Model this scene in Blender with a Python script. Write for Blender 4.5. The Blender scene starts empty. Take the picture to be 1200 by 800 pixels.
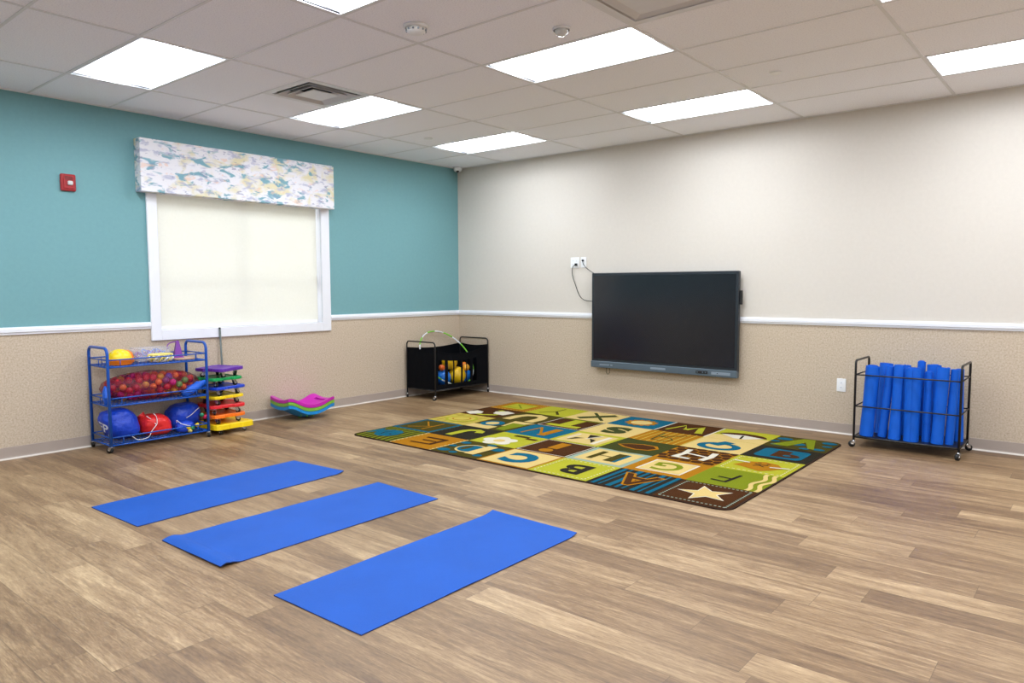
import bpy, math, random
from mathutils import Vector, Matrix, noise
from mathutils.bvhtree import BVHTree
PI = math.pi
random.seed(7)
scene = bpy.context.scene
C = scene.collection

# ---------------------------------------------------------------- camera, world, exposure
cam_d = bpy.data.cameras.new('camera')
cam = bpy.data.objects.new('camera', cam_d)
C.objects.link(cam)
scene.camera = cam
yaw, pitch, roll = math.radians(129.730184), math.radians(-4.337309), math.radians(-0.210182)
fw = Vector((math.cos(yaw)*math.cos(pitch), math.sin(yaw)*math.cos(pitch), math.sin(pitch)))
rt = Vector((math.sin(yaw), -math.cos(yaw), 0))
up = rt.cross(fw)
cr, sr = math.cos(roll), math.sin(roll)
r2 = cr*rt + sr*up
u2 = -sr*rt + cr*up
cam.matrix_world = Matrix(((r2.x, u2.x, -fw.x, 6.79189367), (r2.y, u2.y, -fw.y, -7.04938868),
                           (r2.z, u2.z, -fw.z, 1.37436951), (0, 0, 0, 1)))
cam_d.sensor_fit = 'HORIZONTAL'
cam_d.sensor_width = 36
cam_d.lens = 845.4724/1200*36
cam_d.clip_start = 0.05

SKY = 1.15
LAMP = 15.0
w = bpy.data.worlds.new('world'); scene.world = w; w.use_nodes = True
bg = w.node_tree.nodes['Background']
bg.inputs[0].default_value = (0.95, 0.98, 1.0, 1); bg.inputs[1].default_value = SKY
scene.view_settings.view_transform = 'Standard'
scene.view_settings.look = 'None'
scene.view_settings.exposure = 1.1
scene.view_settings.gamma = 1.0
scene.view_settings.use_curve_mapping = False

H = 2.942
RX, RY = 9.6, -9.9          # the far extents of the room behind the camera

# ---------------------------------------------------------------- materials
def lin(c):
    c = c/255.0
    return c/12.92 if c <= 0.04045 else ((c+0.055)/1.055)**2.4
def rgb(r, g, b): return (lin(r), lin(g), lin(b), 1.0)

def new_mat(name):
    m = bpy.data.materials.new(name); m.use_nodes = True
    nt = m.node_tree
    return m, nt, nt.nodes['Principled BSDF']
def N(nt, t, **kw):
    n = nt.nodes.new(t)
    for k, v in kw.items(): setattr(n, k, v)
    return n
def simple(name, col, rough=0.5, metal=0.0, var=0.06, scale=14.0, bump=0.0, bscale=60.0, spec=0.5, sheen=0.0):
    """principled colour with a slight procedural mottling and optional fine bump"""
    m, nt, b = new_mat(name)
    tc = N(nt, 'ShaderNodeTexCoord')
    nz = N(nt, 'ShaderNodeTexNoise'); nz.inputs['Scale'].default_value = scale; nz.inputs['Detail'].default_value = 3
    nt.links.new(tc.outputs['Object'], nz.inputs['Vector'])
    mx = N(nt, 'ShaderNodeMix', data_type='RGBA')
    mx.inputs[6].default_value = tuple(min(1, c*(1-var)) for c in col[:3]) + (1,)
    mx.inputs[7].default_value = tuple(min(1, c*(1+var)) for c in col[:3]) + (1,)
    nt.links.new(nz.outputs[0], mx.inputs[0]); nt.links.new(mx.outputs[2], b.inputs['Base Color'])
    b.inputs['Roughness'].default_value = rough; b.inputs['Metallic'].default_value = metal
    b.inputs['Specular IOR Level'].default_value = spec
    if sheen: b.inputs['Sheen Weight'].default_value = sheen
    if bump:
        n2 = N(nt, 'ShaderNodeTexNoise'); n2.inputs['Scale'].default_value = bscale; n2.inputs['Detail'].default_value = 4
        nt.links.new(tc.outputs['Object'], n2.inputs['Vector'])
        bp = N(nt, 'ShaderNodeBump'); bp.inputs['Strength'].default_value = bump; bp.inputs['Distance'].default_value = 0.01
        nt.links.new(n2.outputs[0], bp.inputs['Height']); nt.links.new(bp.outputs[0], b.inputs['Normal'])
    return m
def emit(name, col, s):
    m = bpy.data.materials.new(name); m.use_nodes = True; nt = m.node_tree
    nt.nodes.remove(nt.nodes['Principled BSDF'])
    e = N(nt, 'ShaderNodeEmission'); e.inputs[0].default_value = col; e.inputs[1].default_value = s
    nt.links.new(e.outputs[0], nt.nodes['Material Output'].inputs[0])
    return m

def floor_material():
    m, nt, b = new_mat('vinyl_plank_floor')
    L = nt.links.new
    def math_(op, a, b_=None, c=None):
        n = N(nt, 'ShaderNodeMath', operation=op)
        for i, v in enumerate((a, b_, c)):
            if v is None: continue
            if isinstance(v, (int, float)): n.inputs[i].default_value = v
            else: L(v, n.inputs[i])
        return n.outputs[0]
    tc = N(nt, 'ShaderNodeTexCoord'); sp = N(nt, 'ShaderNodeSeparateXYZ'); L(tc.outputs['Object'], sp.inputs[0])
    yy = math_('DIVIDE', sp.outputs[1], 0.178)
    row = math_('FLOOR', yy)
    w1 = N(nt, 'ShaderNodeTexWhiteNoise', noise_dimensions='1D'); L(row, w1.inputs['W'])
    xx = math_('ADD', math_('DIVIDE', sp.outputs[0], 1.219), math_('MULTIPLY', w1.outputs['Value'], 7.0))
    colm = math_('FLOOR', xx)
    idv = N(nt, 'ShaderNodeCombineXYZ'); L(row, idv.inputs[0]); L(colm, idv.inputs[1])
    w2 = N(nt, 'ShaderNodeTexWhiteNoise', noise_dimensions='2D'); L(idv.outputs[0], w2.inputs['Vector'])
    # grain coordinate: stretched along the plank, shifted per plank
    sh = N(nt, 'ShaderNodeCombineXYZ')
    L(math_('ADD', math_('MULTIPLY', sp.outputs[0], 1.0), math_('MULTIPLY', w2.outputs['Value'], 31.0)), sh.inputs[0])
    L(math_('ADD', math_('MULTIPLY', sp.outputs[1], 9.0), math_('MULTIPLY', w2.outputs['Value'], 17.0)), sh.inputs[1])
    n1 = N(nt, 'ShaderNodeTexNoise'); n1.inputs['Scale'].default_value = 1.3; n1.inputs['Detail'].default_value = 5; n1.inputs['Roughness'].default_value = 0.6; n1.inputs['Distortion'].default_value = 0.9
    L(sh.outputs[0], n1.inputs['Vector'])
    n2 = N(nt, 'ShaderNodeTexNoise'); n2.inputs['Scale'].default_value = 9.0; n2.inputs['Detail'].default_value = 6; n2.inputs['Roughness'].default_value = 0.65
    L(sh.outputs[0], n2.inputs['Vector'])
    n3 = N(nt, 'ShaderNodeTexNoise'); n3.inputs['Scale'].default_value = 1.1; n3.inputs['Detail'].default_value = 2
    L(tc.outputs['Object'], n3.inputs['Vector'])
    v = math_('ADD', math_('MULTIPLY', n1.outputs[0], 0.95), math_('MULTIPLY', n2.outputs[0], 0.75))
    v = math_('ADD', v, math_('MULTIPLY', w2.outputs['Value'], 0.30))
    v = math_('ADD', v, math_('MULTIPLY', n3.outputs[0], 0.25))
    n4 = N(nt, 'ShaderNodeTexNoise'); n4.inputs['Scale'].default_value = 30.0; n4.inputs['Detail'].default_value = 4; n4.inputs['Roughness'].default_value = 0.7
    L(sh.outputs[0], n4.inputs['Vector'])
    v = math_('ADD', v, math_('MULTIPLY', math_('SUBTRACT', n4.outputs[0], 0.5), 0.55))
    v = math_('SUBTRACT', v, 0.69)
    cr_ = N(nt, 'ShaderNodeValToRGB'); L(v, cr_.inputs[0])
    e = cr_.color_ramp.elements
    e[0].position = 0.12; e[0].color = rgb(94, 70, 50)
    e[1].position = 0.88; e[1].color = rgb(194, 167, 131)
    x = e.new(0.38); x.color = rgb(126, 99, 71)
    x = e.new(0.62); x.color = rgb(157, 130, 98)
    # seams
    fy = math_('FRACT', yy); fx = math_('FRACT', xx)
    s1 = math_('LESS_THAN', math_('MULTIPLY', math_('MINIMUM', fy, math_('SUBTRACT', 1.0, fy)), 0.178), 0.0011)
    s2 = math_('LESS_THAN', math_('MULTIPLY', math_('MINIMUM', fx, math_('SUBTRACT', 1.0, fx)), 1.219), 0.0011)
    seam = math_('MAXIMUM', s1, s2)
    mx = N(nt, 'ShaderNodeMix', data_type='RGBA'); L(math_('MULTIPLY', seam, 0.55), mx.inputs[0])
    L(cr_.outputs[0], mx.inputs[6]); mx.inputs[7].default_value = rgb(62, 48, 38)
    L(mx.outputs[2], b.inputs['Base Color'])
    rr = N(nt, 'ShaderNodeMapRange'); L(n2.outputs[0], rr.inputs[0]); rr.inputs[3].default_value = 0.34; rr.inputs[4].default_value = 0.50
    L(rr.outputs[0], b.inputs['Roughness'])
    b.inputs['Specular IOR Level'].default_value = 0.5
    bp = N(nt, 'ShaderNodeBump'); bp.inputs['Strength'].default_value = 0.12; bp.inputs['Distance'].default_value = 0.002
    L(n2.outputs[0], bp.inputs['Height']); L(bp.outputs[0], b.inputs['Normal'])
    return m

def speckle(name, base, dark, light, scale, amt, rough=0.8, bump=0.0, fleck=None):
    m, nt, b = new_mat(name); L = nt.links.new
    tc = N(nt, 'ShaderNodeTexCoord')
    n = N(nt, 'ShaderNodeTexNoise'); n.inputs['Scale'].default_value = scale; n.inputs['Detail'].default_value = 4; n.inputs['Roughness'].default_value = 0.7
    L(tc.outputs['Object'], n.inputs['Vector'])
    cr_ = N(nt, 'ShaderNodeValToRGB'); L(n.outputs[0], cr_.inputs[0]); e = cr_.color_ramp.elements
    e[0].position = 0.5-amt; e[0].color = dark; e[1].position = 0.5+amt; e[1].color = light
    x = e.new(0.5); x.color = base
    last = cr_.outputs[0]
    if fleck:
        vo = N(nt, 'ShaderNodeTexVoronoi'); vo.inputs['Scale'].default_value = fleck[0]
        mp = N(nt, 'ShaderNodeMapping'); mp.inputs['Scale'].default_value = (1, 1, 0.6)
        L(tc.outputs['Object'], mp.inputs[0]); L(mp.outputs[0], vo.inputs['Vector'])
        lt = N(nt, 'ShaderNodeMath', operation='LESS_THAN'); lt.inputs[1].default_value = fleck[1]
        L(vo.outputs['Distance'], lt.inputs[0])
        mu = N(nt, 'ShaderNodeMath', operation='MULTIPLY'); mu.inputs[1].default_value = 0.45; L(lt.outputs[0], mu.inputs[0])
        mx = N(nt, 'ShaderNodeMix', data_type='RGBA'); L(mu.outputs[0], mx.inputs[0]); L(last, mx.inputs[6]); mx.inputs[7].default_value = fleck[2]
        last = mx.outputs[2]
    L(last, b.inputs['Base Color'])
    b.inputs['Roughness'].default_value = rough; b.inputs['Specular IOR Level'].default_value = 0.25
    if bump:
        bp = N(nt, 'ShaderNodeBump'); bp.inputs['Strength'].default_value = bump; bp.inputs['Distance'].default_value = 0.003
        L(n.outputs[0], bp.inputs['Height']); L(bp.outputs[0], b.inputs['Normal'])
    return m

def valance_material():
    m, nt, b = new_mat('watercolour_fabric'); L = nt.links.new
    tc = N(nt, 'ShaderNodeTexCoord')
    last = None
    base = rgb(232, 230, 236)
    def layer(scale, off, sx, sz, lo, hi, col, amt, last):
        mp = N(nt, 'ShaderNodeMapping'); mp.inputs['Scale'].default_value = (1, sx, sz); mp.inputs['Location'].default_value = off
        mp.inputs['Rotation'].default_value = (0.18, 0, 0)
        L(tc.outputs['Object'], mp.inputs[0])
        n = N(nt, 'ShaderNodeTexNoise'); n.inputs['Scale'].default_value = scale; n.inputs['Detail'].default_value = 3; n.inputs['Roughness'].default_value = 0.55
        n.inputs['Distortion'].default_value = 0.5
        L(mp.outputs[0], n.inputs['Vector'])
        r = N(nt, 'ShaderNodeMapRange'); L(n.outputs[0], r.inputs[0]); r.inputs[1].default_value = lo; r.inputs[2].default_value = hi
        r.inputs[3].default_value = 0; r.inputs[4].default_value = amt
        mx = N(nt, 'ShaderNodeMix', data_type='RGBA'); L(r.outputs[0], mx.inputs[0])
        if last is None: mx.inputs[6].default_value = base
        else: L(last, mx.inputs[6])
        mx.inputs[7].default_value = col
        return mx.outputs[2]
    last = layer(5.0, (3, 1, 2), 1.0, 1.3, 0.50, 0.64, rgb(222, 212, 170), 0.85, last)
    last = layer(9.0, (8, 4, 5), 0.9, 2.1, 0.53, 0.65, rgb(176, 178, 204), 0.8, last)
    last = layer(6.5, (1, 7, 9), 0.9, 2.2, 0.55, 0.62, rgb(118, 166, 182), 0.95, last)
    last = layer(15.0, (5, 2, 1), 0.8, 2.4, 0.62, 0.66, rgb(140, 138, 172), 0.6, last)
    last = layer(11.0, (2, 9, 3), 0.9, 2.0, 0.62, 0.68, rgb(235, 190, 165), 0.5, last)
    L(last, b.inputs['Base Color']); b.inputs['Roughness'].default_value = 0.85; b.inputs['Specular IOR Level'].default_value = 0.2
    return m

def shade_material():
    m = bpy.data.materials.new('roller_shade_fabric'); m.use_nodes = True; nt = m.node_tree; L = nt.links.new
    nt.nodes.remove(nt.nodes['Principled BSDF'])
    tc = N(nt, 'ShaderNodeTexCoord')
    wv = N(nt, 'ShaderNodeTexNoise'); wv.inputs['Scale'].default_value = 40; L(tc.outputs['Object'], wv.inputs['Vector'])
    mp = N(nt, 'ShaderNodeMix', data_type='RGBA'); L(wv.outputs[0], mp.inputs[0])
    mp.inputs[6].default_value = rgb(240, 239, 230); mp.inputs[7].default_value = rgb(246, 245, 237)
    d = N(nt, 'ShaderNodeBsdfDiffuse'); t = N(nt, 'ShaderNodeBsdfTranslucent')
    L(mp.outputs[2], d.inputs[0]); L(mp.outputs[2], t.inputs[0])
    tr = N(nt, 'ShaderNodeBsdfTransparent')
    m1 = N(nt, 'ShaderNodeMixShader'); m1.inputs[0].default_value = 0.22; L(d.outputs[0], m1.inputs[1]); L(t.outputs[0], m1.inputs[2])
    m2 = N(nt, 'ShaderNodeMixShader'); m2.inputs[0].default_value = 0.035; L(m1.outputs[0], m2.inputs[1]); L(tr.outputs[0], m2.inputs[2])
    L(m2.outputs[0], nt.nodes['Material Output'].inputs[0])
    return m

def net_material(name, col, fac):
    m, nt, b = new_mat(name); L = nt.links.new
    b.inputs['Base Color'].default_value = col; b.inputs['Roughness'].default_value = 0.45
    tr = N(nt, 'ShaderNodeBsdfTransparent'); mx = N(nt, 'ShaderNodeMixShader')
    tc = N(nt, 'ShaderNodeTexCoord'); n = N(nt, 'ShaderNodeTexNoise'); n.inputs['Scale'].default_value = 9; n.inputs['Detail'].default_value = 3
    L(tc.outputs['Object'], n.inputs['Vector'])
    r = N(nt, 'ShaderNodeMapRange'); L(n.outputs[0], r.inputs[0]); r.inputs[1].default_value = .35; r.inputs[2].default_value = .65
    r.inputs[3].default_value = fac-0.2; r.inputs[4].default_value = fac+0.25
    L(r.outputs[0], mx.inputs[0]); L(tr.outputs[0], mx.inputs[1]); L(b.outputs[0], mx.inputs[2])
    L(mx.outputs[0], nt.nodes['Material Output'].inputs[0])
    return m

def clear_material(name, col, rough=0.05, fac=0.25):
    m, nt, b = new_mat(name); L = nt.links.new
    b.inputs['Base Color'].default_value = col; b.inputs['Roughness'].default_value = rough
    tr = N(nt, 'ShaderNodeBsdfTransparent'); mx = N(nt, 'ShaderNodeMixShader'); mx.inputs[0].default_value = fac
    L(tr.outputs[0], mx.inputs[1]); L(b.outputs[0], mx.inputs[2]); L(mx.outputs[0], nt.nodes['Material Output'].inputs[0])
    return m

def mat_foam(name, col):
    """yoga mat foam: fine dimples and slight wear"""
    m, nt, b = new_mat(name); L = nt.links.new
    tc = N(nt, 'ShaderNodeTexCoord')
    n = N(nt, 'ShaderNodeTexNoise'); n.inputs['Scale'].default_value = 3.0; n.inputs['Detail'].default_value = 6; L(tc.outputs['Object'], n.inputs['Vector'])
    n2 = N(nt, 'ShaderNodeTexNoise'); n2.inputs['Scale'].default_value = 260; L(tc.outputs['Object'], n2.inputs['Vector'])
    ad = N(nt, 'ShaderNodeMath', operation='MULTIPLY_ADD'); L(n2.outputs[0], ad.inputs[0]); ad.inputs[1].default_value = 0.5; L(n.outputs[0], ad.inputs[2])
    mx = N(nt, 'ShaderNodeMix', data_type='RGBA')
    r = N(nt, 'ShaderNodeMapRange'); L(ad.outputs[0], r.inputs[0]); r.inputs[1].default_value = .4; r.inputs[2].default_value = 1.1
    L(r.outputs[0], mx.inputs[0])
    mx.inputs[6].default_value = tuple(c*0.88 for c in col[:3])+(1,); mx.inputs[7].default_value = tuple(min(1, c*1.12) for c in col[:3])+(1,)
    L(mx.outputs[2], b.inputs['Base Color']); b.inputs['Roughness'].default_value = 0.6; b.inputs['Specular IOR Level'].default_value = 0.3
    bp = N(nt, 'ShaderNodeBump'); bp.inputs['Strength'].default_value = 0.5; bp.inputs['Distance'].default_value = 0.004
    L(n2.outputs[0], bp.inputs['Height']); L(bp.outputs[0], b.inputs['Normal'])
    return m

M = {}
M['floor'] = floor_material()
M['tile'] = speckle('acoustic_ceiling_tile', rgb(247, 247, 254), rgb(231, 230, 238), rgb(251, 251, 255), 120, 0.16, 0.95, 0.25)
M['tbar'] = simple('ceiling_grid_metal', rgb(222, 221, 224), 0.5, var=0.02)
M['teal'] = speckle('teal_wall_paint', rgb(116, 162, 168), rgb(113, 159, 165), rgb(119, 165, 171), 30, 0.3, 0.6, 0.02)
M['cream'] = speckle('cream_wall_paint', rgb(211, 204, 196), rgb(208, 201, 193), rgb(214, 207, 199), 30, 0.3, 0.7, 0.02)
M['vinyl'] = speckle('beige_flecked_wallcovering', rgb(194, 177, 157), rgb(178, 160, 140), rgb(207, 192, 174), 75, 0.16, 0.75, 0.1,
                     (26, 0.11, rgb(150, 132, 114)))
M['base'] = simple('taupe_vinyl_cove_base', rgb(168, 154, 145), 0.5, var=0.03)
M['toe'] = simple('pale_cove_toe', rgb(212, 203, 194), 0.45, var=0.03)
M['white'] = simple('white_trim_paint', rgb(232, 233, 240), 0.35, var=0.01)
M['plate'] = simple('white_plastic', rgb(236, 236, 238), 0.35, var=0.01)
M['fixture'] = simple('white_lamp_reflector', rgb(238, 240, 246), 0.5, var=0.01)
M['lens'] = emit('lit_lamp_lens', (0.88, 0.945, 1.0, 1), LAMP)
M['grille'] = simple('vent_metal', rgb(218, 216, 218), 0.4, var=0.03)
M['dark_hole'] = simple('dark_duct', rgb(52, 62, 68), 0.8)
M['valance'] = valance_material()
M['shade'] = shade_material()
M['glass'] = clear_material('window_glass', rgb(220, 235, 230), 0.02, 0.08)
M['red_alarm'] = simple('red_alarm_plastic', rgb(165, 25, 32), 0.35)
M['strobe'] = simple('clear_strobe_lens', rgb(215, 215, 215), 0.15, var=0.2, scale=60)
M['screen'] = simple('black_display_glass', rgb(26, 28, 34), 0.18, var=0.15, scale=3, spec=0.5)
M['tvframe'] = simple('slate_display_bezel', rgb(30, 38, 46), 0.35)
M['tvbar'] = simple('blue_grey_display_bar', rgb(80, 94, 106), 0.4)
M['tvmark'] = simple('pale_badge', rgb(128, 140, 154), 0.4)
M['black'] = simple('black_plastic', rgb(20, 20, 22), 0.4)
M['rubber'] = simple('black_rubber', rgb(22, 22, 23), 0.6)
M['black_metal'] = simple('black_powder_coat', rgb(22, 22, 24), 0.35)
M['chrome'] = simple('chrome', rgb(200, 200, 202), 0.22, metal=0.9)
M['blue_metal'] = simple('blue_powder_coat', rgb(8, 78, 172), 0.3)
M['mat'] = mat_foam('blue_yoga_mat_foam', rgb(3, 76, 168))
M['mat2'] = mat_foam('blue_rolled_mat_foam', rgb(4, 92, 206))
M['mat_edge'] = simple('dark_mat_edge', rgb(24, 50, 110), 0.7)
M['fabric_black'] = simple('black_bin_fabric', rgb(4, 6, 12), 0.8, spec=0.12, bump=0.3, bscale=14, var=0.25)
M['bag_blue'] = simple('blue_nylon', rgb(12, 62, 190), 0.38, bump=1.0, bscale=22, var=0.15)
M['bag_red'] = simple('red_nylon', rgb(222, 38, 40), 0.38, bump=1.0, bscale=18, var=0.12)
M['tie_blue'] = simple('bright_blue_nylon', rgb(10, 95, 215), 0.4, bump=1.0, bscale=35, var=0.15)
M['cord'] = simple('white_cord', rgb(225, 222, 226), 0.6)
M['print'] = simple('white_print', rgb(220, 226, 240), 0.6)
M['net'] = net_material('maroon_net', rgb(120, 12, 52), 0.42)
M['tan'] = simple('tan_board', rgb(196, 160, 135), 0.6)
M['pole'] = simple('grey_painted_pole', rgb(92, 100, 98), 0.4)
for nm, c in {'orange': (238, 108, 40), 'ball_red': (206, 36, 52), 'magenta': (214, 24, 130), 'ball_green': (96, 150, 78), 'violet': (96, 72, 190),
              'ball_purple': (120, 40, 110), 'ball_yellow': (238, 170, 50), 'yellow': (246, 208, 14), 's_purple': (96, 42, 158), 's_green': (14, 158, 84),
              's_blue': (18, 66, 200), 's_red': (218, 32, 44), 's_orange': (248, 120, 24), 's_yellow': (246, 212, 20), 'r_magenta': (192, 28, 168),
              'r_green': (120, 176, 62), 'r_blue': (20, 134, 206), 'cone': (116, 44, 150), 'big_blue': (22, 118, 220), 'big_yellow': (240, 192, 24),
              'hoop_green': (122, 204, 52), 'hoop_white': (226, 228, 232), 'lilac': (150, 120, 200), 'cap_orange': (248, 130, 14), 'light_blue': (90, 130, 215),
              'bead': (232, 214, 120), 'peg_green': (20, 130, 90), 'peg_pink': (220, 40, 90)}.items():
    M[nm] = simple('plastic_'+nm, rgb(*c), 0.35)
M['clearbox'] = clear_material('clear_plastic_box', rgb(225, 225, 235), 0.1, 0.18)
for nm, c in {'k_lime': (190, 192, 50), 'k_olive': (78, 70, 14), 'k_brown': (78, 42, 10), 'k_amber': (184, 124, 14), 'k_beige': (234, 208, 138),
              'k_blue': (12, 104, 140), 'k_char': (42, 38, 28), 'k_green': (132, 146, 22), 'k_white': (240, 236, 226), 'k_yellow': (216, 200, 92),
              'k_pale': (160, 186, 176), 'k_bind': (62, 44, 36), 'k_dgreen': (66, 76, 34)}.items():
    M[nm] = simple('carpet_'+nm[2:], rgb(c[0]*0.82, c[1]*0.80, c[2]*0.76), 0.95, var=0.12, scale=90, bump=0.4, bscale=300, spec=0.1)

# ---------------------------------------------------------------- mesh helpers
class MB:
    """collects shapes; build() links them as ONE mesh object"""
    def __init__(s): s.v = []; s.f = []; s.m = []; s.mats = []; s.sm = []
    def mi(s, mat):
        if mat not in s.mats: s.mats.append(mat)
        return s.mats.index(mat)
    def add(s, vs, fs, mat, smooth=False):
        o = len(s.v); s.v += [tuple(v) for v in vs]; k = s.mi(mat)
        for f in fs: s.f.append([o+i for i in f]); s.m.append(k); s.sm.append(smooth)
    def quad(s, a, b, c, d, mat): s.add([a, b, c, d], [(0, 1, 2, 3)], mat)
    def box(s, a, b, mat, bev=0.0, rot=None):
        x0, y0, z0 = a; x1, y1, z1 = b
        if bev <= 0:
            vs = [(x0,y0,z0),(x1,y0,z0),(x1,y1,z0),(x0,y1,z0),(x0,y0,z1),(x1,y0,z1),(x1,y1,z1),(x0,y1,z1)]
            fs = [(0,3,2,1),(4,5,6,7),(0,1,5,4),(1,2,6,5),(2,3,7,6),(3,0,4,7)]
        else:
            # chamfered box: each corner split in three
            vs = []; fs = []; e = bev; idx = {}
            X = (x0, x1); Y = (y0, y1); Z = (z0, z1)
            for i in (0, 1):
                for j in (0, 1):
                    for k in (0, 1):
                        sx, sy, sz = (1-2*i)*e, (1-2*j)*e, (1-2*k)*e
                        idx[i,j,k,0] = len(vs); vs.append((X[i], Y[j]+sy, Z[k]+sz))
                        idx[i,j,k,1] = len(vs); vs.append((X[i]+sx, Y[j], Z[k]+sz))
                        idx[i,j,k,2] = len(vs); vs.append((X[i]+sx, Y[j]+sy, Z[k]))
            def face(l): fs.append(tuple(l))
            for i in (0, 1):
                q = [idx[i,0,0,0], idx[i,1,0,0], idx[i,1,1,0], idx[i,0,1,0]]; face(q if i else q[::-1])
                q = [idx[0,i,0,1], idx[0,i,1,1], idx[1,i,1,1], idx[1,i,0,1]]; face(q if i else q[::-1])
                q = [idx[0,0,i,2], idx[1,0,i,2], idx[1,1,i,2], idx[0,1,i,2]]; face(q if i else q[::-1])
            for i in (0, 1):
                for j in (0, 1):
                    q = [idx[i,j,0,0], idx[i,j,1,0], idx[i,j,1,1], idx[i,j,0,1]]; face(q if i == j else q[::-1])
                    q = [idx[i,0,j,0], idx[i,0,j,2], idx[i,1,j,2], idx[i,1,j,0]]; face(q if i == j else q[::-1])
                    q = [idx[0,i,j,1], idx[1,i,j,1], idx[1,i,j,2], idx[0,i,j,2]]; face(q if i == j else q[::-1])
            for i in (0, 1):
                for j in (0, 1):
                    for k in (0, 1):
                        q = [idx[i,j,k,0], idx[i,j,k,1], idx[i,j,k,2]]; face(q if (i+j+k) % 2 == 0 else q[::-1])
        s.add(vs, fs, mat)
    def tube(s, pts, r, mat, n=8, closed=False, caps=True):
        P = [Vector(p) for p in pts]; k = len(P); rings = []
        rr = r if isinstance(r, (list, tuple)) else [r]*k
        up_ = None
        for i, p in enumerate(P):
            if closed: t = (P[(i+1) % k]-P[i-1])
            else: t = P[min(i+1, k-1)]-P[max(i-1, 0)]
            t.normalize()
            if up_ is None:
                up_ = Vector((0, 0, 1)) if abs(t.z) < 0.9 else Vector((1, 0, 0))
            a = up_ - t*up_.dot(t)
            if a.length < 1e-5: a = Vector((0, 1, 0)) - t*t.y
            a.normalize(); up_ = a; b = t.cross(a)
            rings.append([p + rr[i]*(math.cos(2*PI*j/n)*a + math.sin(2*PI*j/n)*b) for j in range(n)])
        vs = [v for R_ in rings for v in R_]; fs = []
        for i in range(k if closed else k-1):
            o0 = i*n; o1 = ((i+1) % k)*n
            for j in range(n): fs.append((o0+j, o0+(j+1) % n, o1+(j+1) % n, o1+j))
        if not closed and caps:
            fs.append(tuple(range(n))[::-1]); fs.append(tuple((k-1)*n+j for j in range(n)))
        s.add(vs, fs, mat, True)
    def cyl(s, a, b, r, mat, n=16): s.tube([a, b], r, mat, n)
    def ball(s, c, r, mat, nu=16, nv=10, fn=None):
        rx, ry, rz = (r, r, r) if isinstance(r, (int, float)) else r
        vs = []; fs = []
        for i in range(nv+1):
            th = PI*i/nv
            for j in range(nu):
                ph = 2*PI*j/nu
                d = Vector((math.sin(th)*math.cos(ph), math.sin(th)*math.sin(ph), math.cos(th)))
                p = Vector((c[0]+rx*d.x, c[1]+ry*d.y, c[2]+rz*d.z))
                if fn: p = fn(p, d)
                vs.append(p)
        for i in range(nv):
            for j in range(nu):
                fs.append((i*nu+j, (i+1)*nu+j, (i+1)*nu+(j+1) % nu, i*nu+(j+1) % nu))
        s.add(vs, fs, mat, True)
    def lathe(s, c, prof, mat, n=20, smooth=True):
        vs = []; fs = []
        for r, z in prof:
            for j in range(n): vs.append((c[0]+r*math.cos(2*PI*j/n), c[1]+r*math.sin(2*PI*j/n), c[2]+z))
        for i in range(len(prof)-1):
            for j in range(n): fs.append((i*n+j, i*n+(j+1) % n, (i+1)*n+(j+1) % n, (i+1)*n+j))
        s.add(vs, fs, mat, smooth)
    def prism(s, poly, z0, z1, mat):
        """poly counter-clockwise in xy"""
        n = len(poly); vs = [(x, y, z0) for x, y in poly]+[(x, y, z1) for x, y in poly]
        fs = [tuple(range(n))[::-1], tuple(range(n, 2*n))]+[(i, (i+1) % n, n+(i+1) % n, n+i) for i in range(n)]
        s.add(vs, fs, mat)
    def build(s, name, parent=None, loc=None):
        me = bpy.data.meshes.new(name); me.from_pydata(s.v, [], s.f)
        for m in s.mats: me.materials.append(m)
        me.polygons.foreach_set('material_index', s.m)
        me.polygons.foreach_set('use_smooth', s.sm)
        me.update()
        o = bpy.data.objects.new(name, me); C.objects.link(o)
        if parent: o.parent = parent
        if loc: o.location = loc
        return o

def tag(o, label, cat, group=None, kind=None):
    if label: o['label'] = label
    if cat: o['category'] = cat
    if group: o['group'] = group
    if kind: o['kind'] = kind
    return o
def thing(name, label, cat, loc=(0, 0, 0), rotz=0.0, group=None):
    o = bpy.data.objects.new(name, None); o.empty_display_size = 0.1; C.objects.link(o)
    o.location = loc; o.rotation_euler = (0, 0, rotz)
    return tag(o, label, cat, group)
def struct(o, label=None): o['kind'] = 'structure'; 
def copy_tree(o, parent=None):
    c = o.copy(); C.objects.link(c)
    if parent: c.parent = parent
    for ch in list(o.children): copy_tree(ch, c)
    return c
def arc(c, r, a0, a1, n, ax='xz'):
    out = []
    for i in range(n+1):
        a = a0+(a1-a0)*i/n
        out.append((c[0]+r*math.cos(a), c[1]+r*math.sin(a)))
    return out

# ---------------------------------------------------------------- setting: floor, walls
mb = MB(); mb.quad((0, RY, 0), (RX, RY, 0), (RX, 0, 0), (0, 0, 0), M['floor']); struct(mb.build('floor'))

RAIL = 1.035
# left wall (x = 0) with the window opening
wy0, wy1, wz0, wz1 = -3.985, -2.2, 0.985, 2.42
def wall_x(mb, y0, y1, z0, z1):
    for a, b, m in ((z0, min(z1, RAIL), M['vinyl']), (max(z0, RAIL), z1, M['teal'])):
        if b > a: mb.quad((0, y0, a), (0, y1, a), (0, y1, b), (0, y0, b), m)
mb = MB()
wall_x(mb, RY, wy0, 0, H); wall_x(mb, wy1, 0, 0, H); wall_x(mb, wy0, wy1, 0, wz0); wall_x(mb, wy0, wy1, wz1, H)
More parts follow.
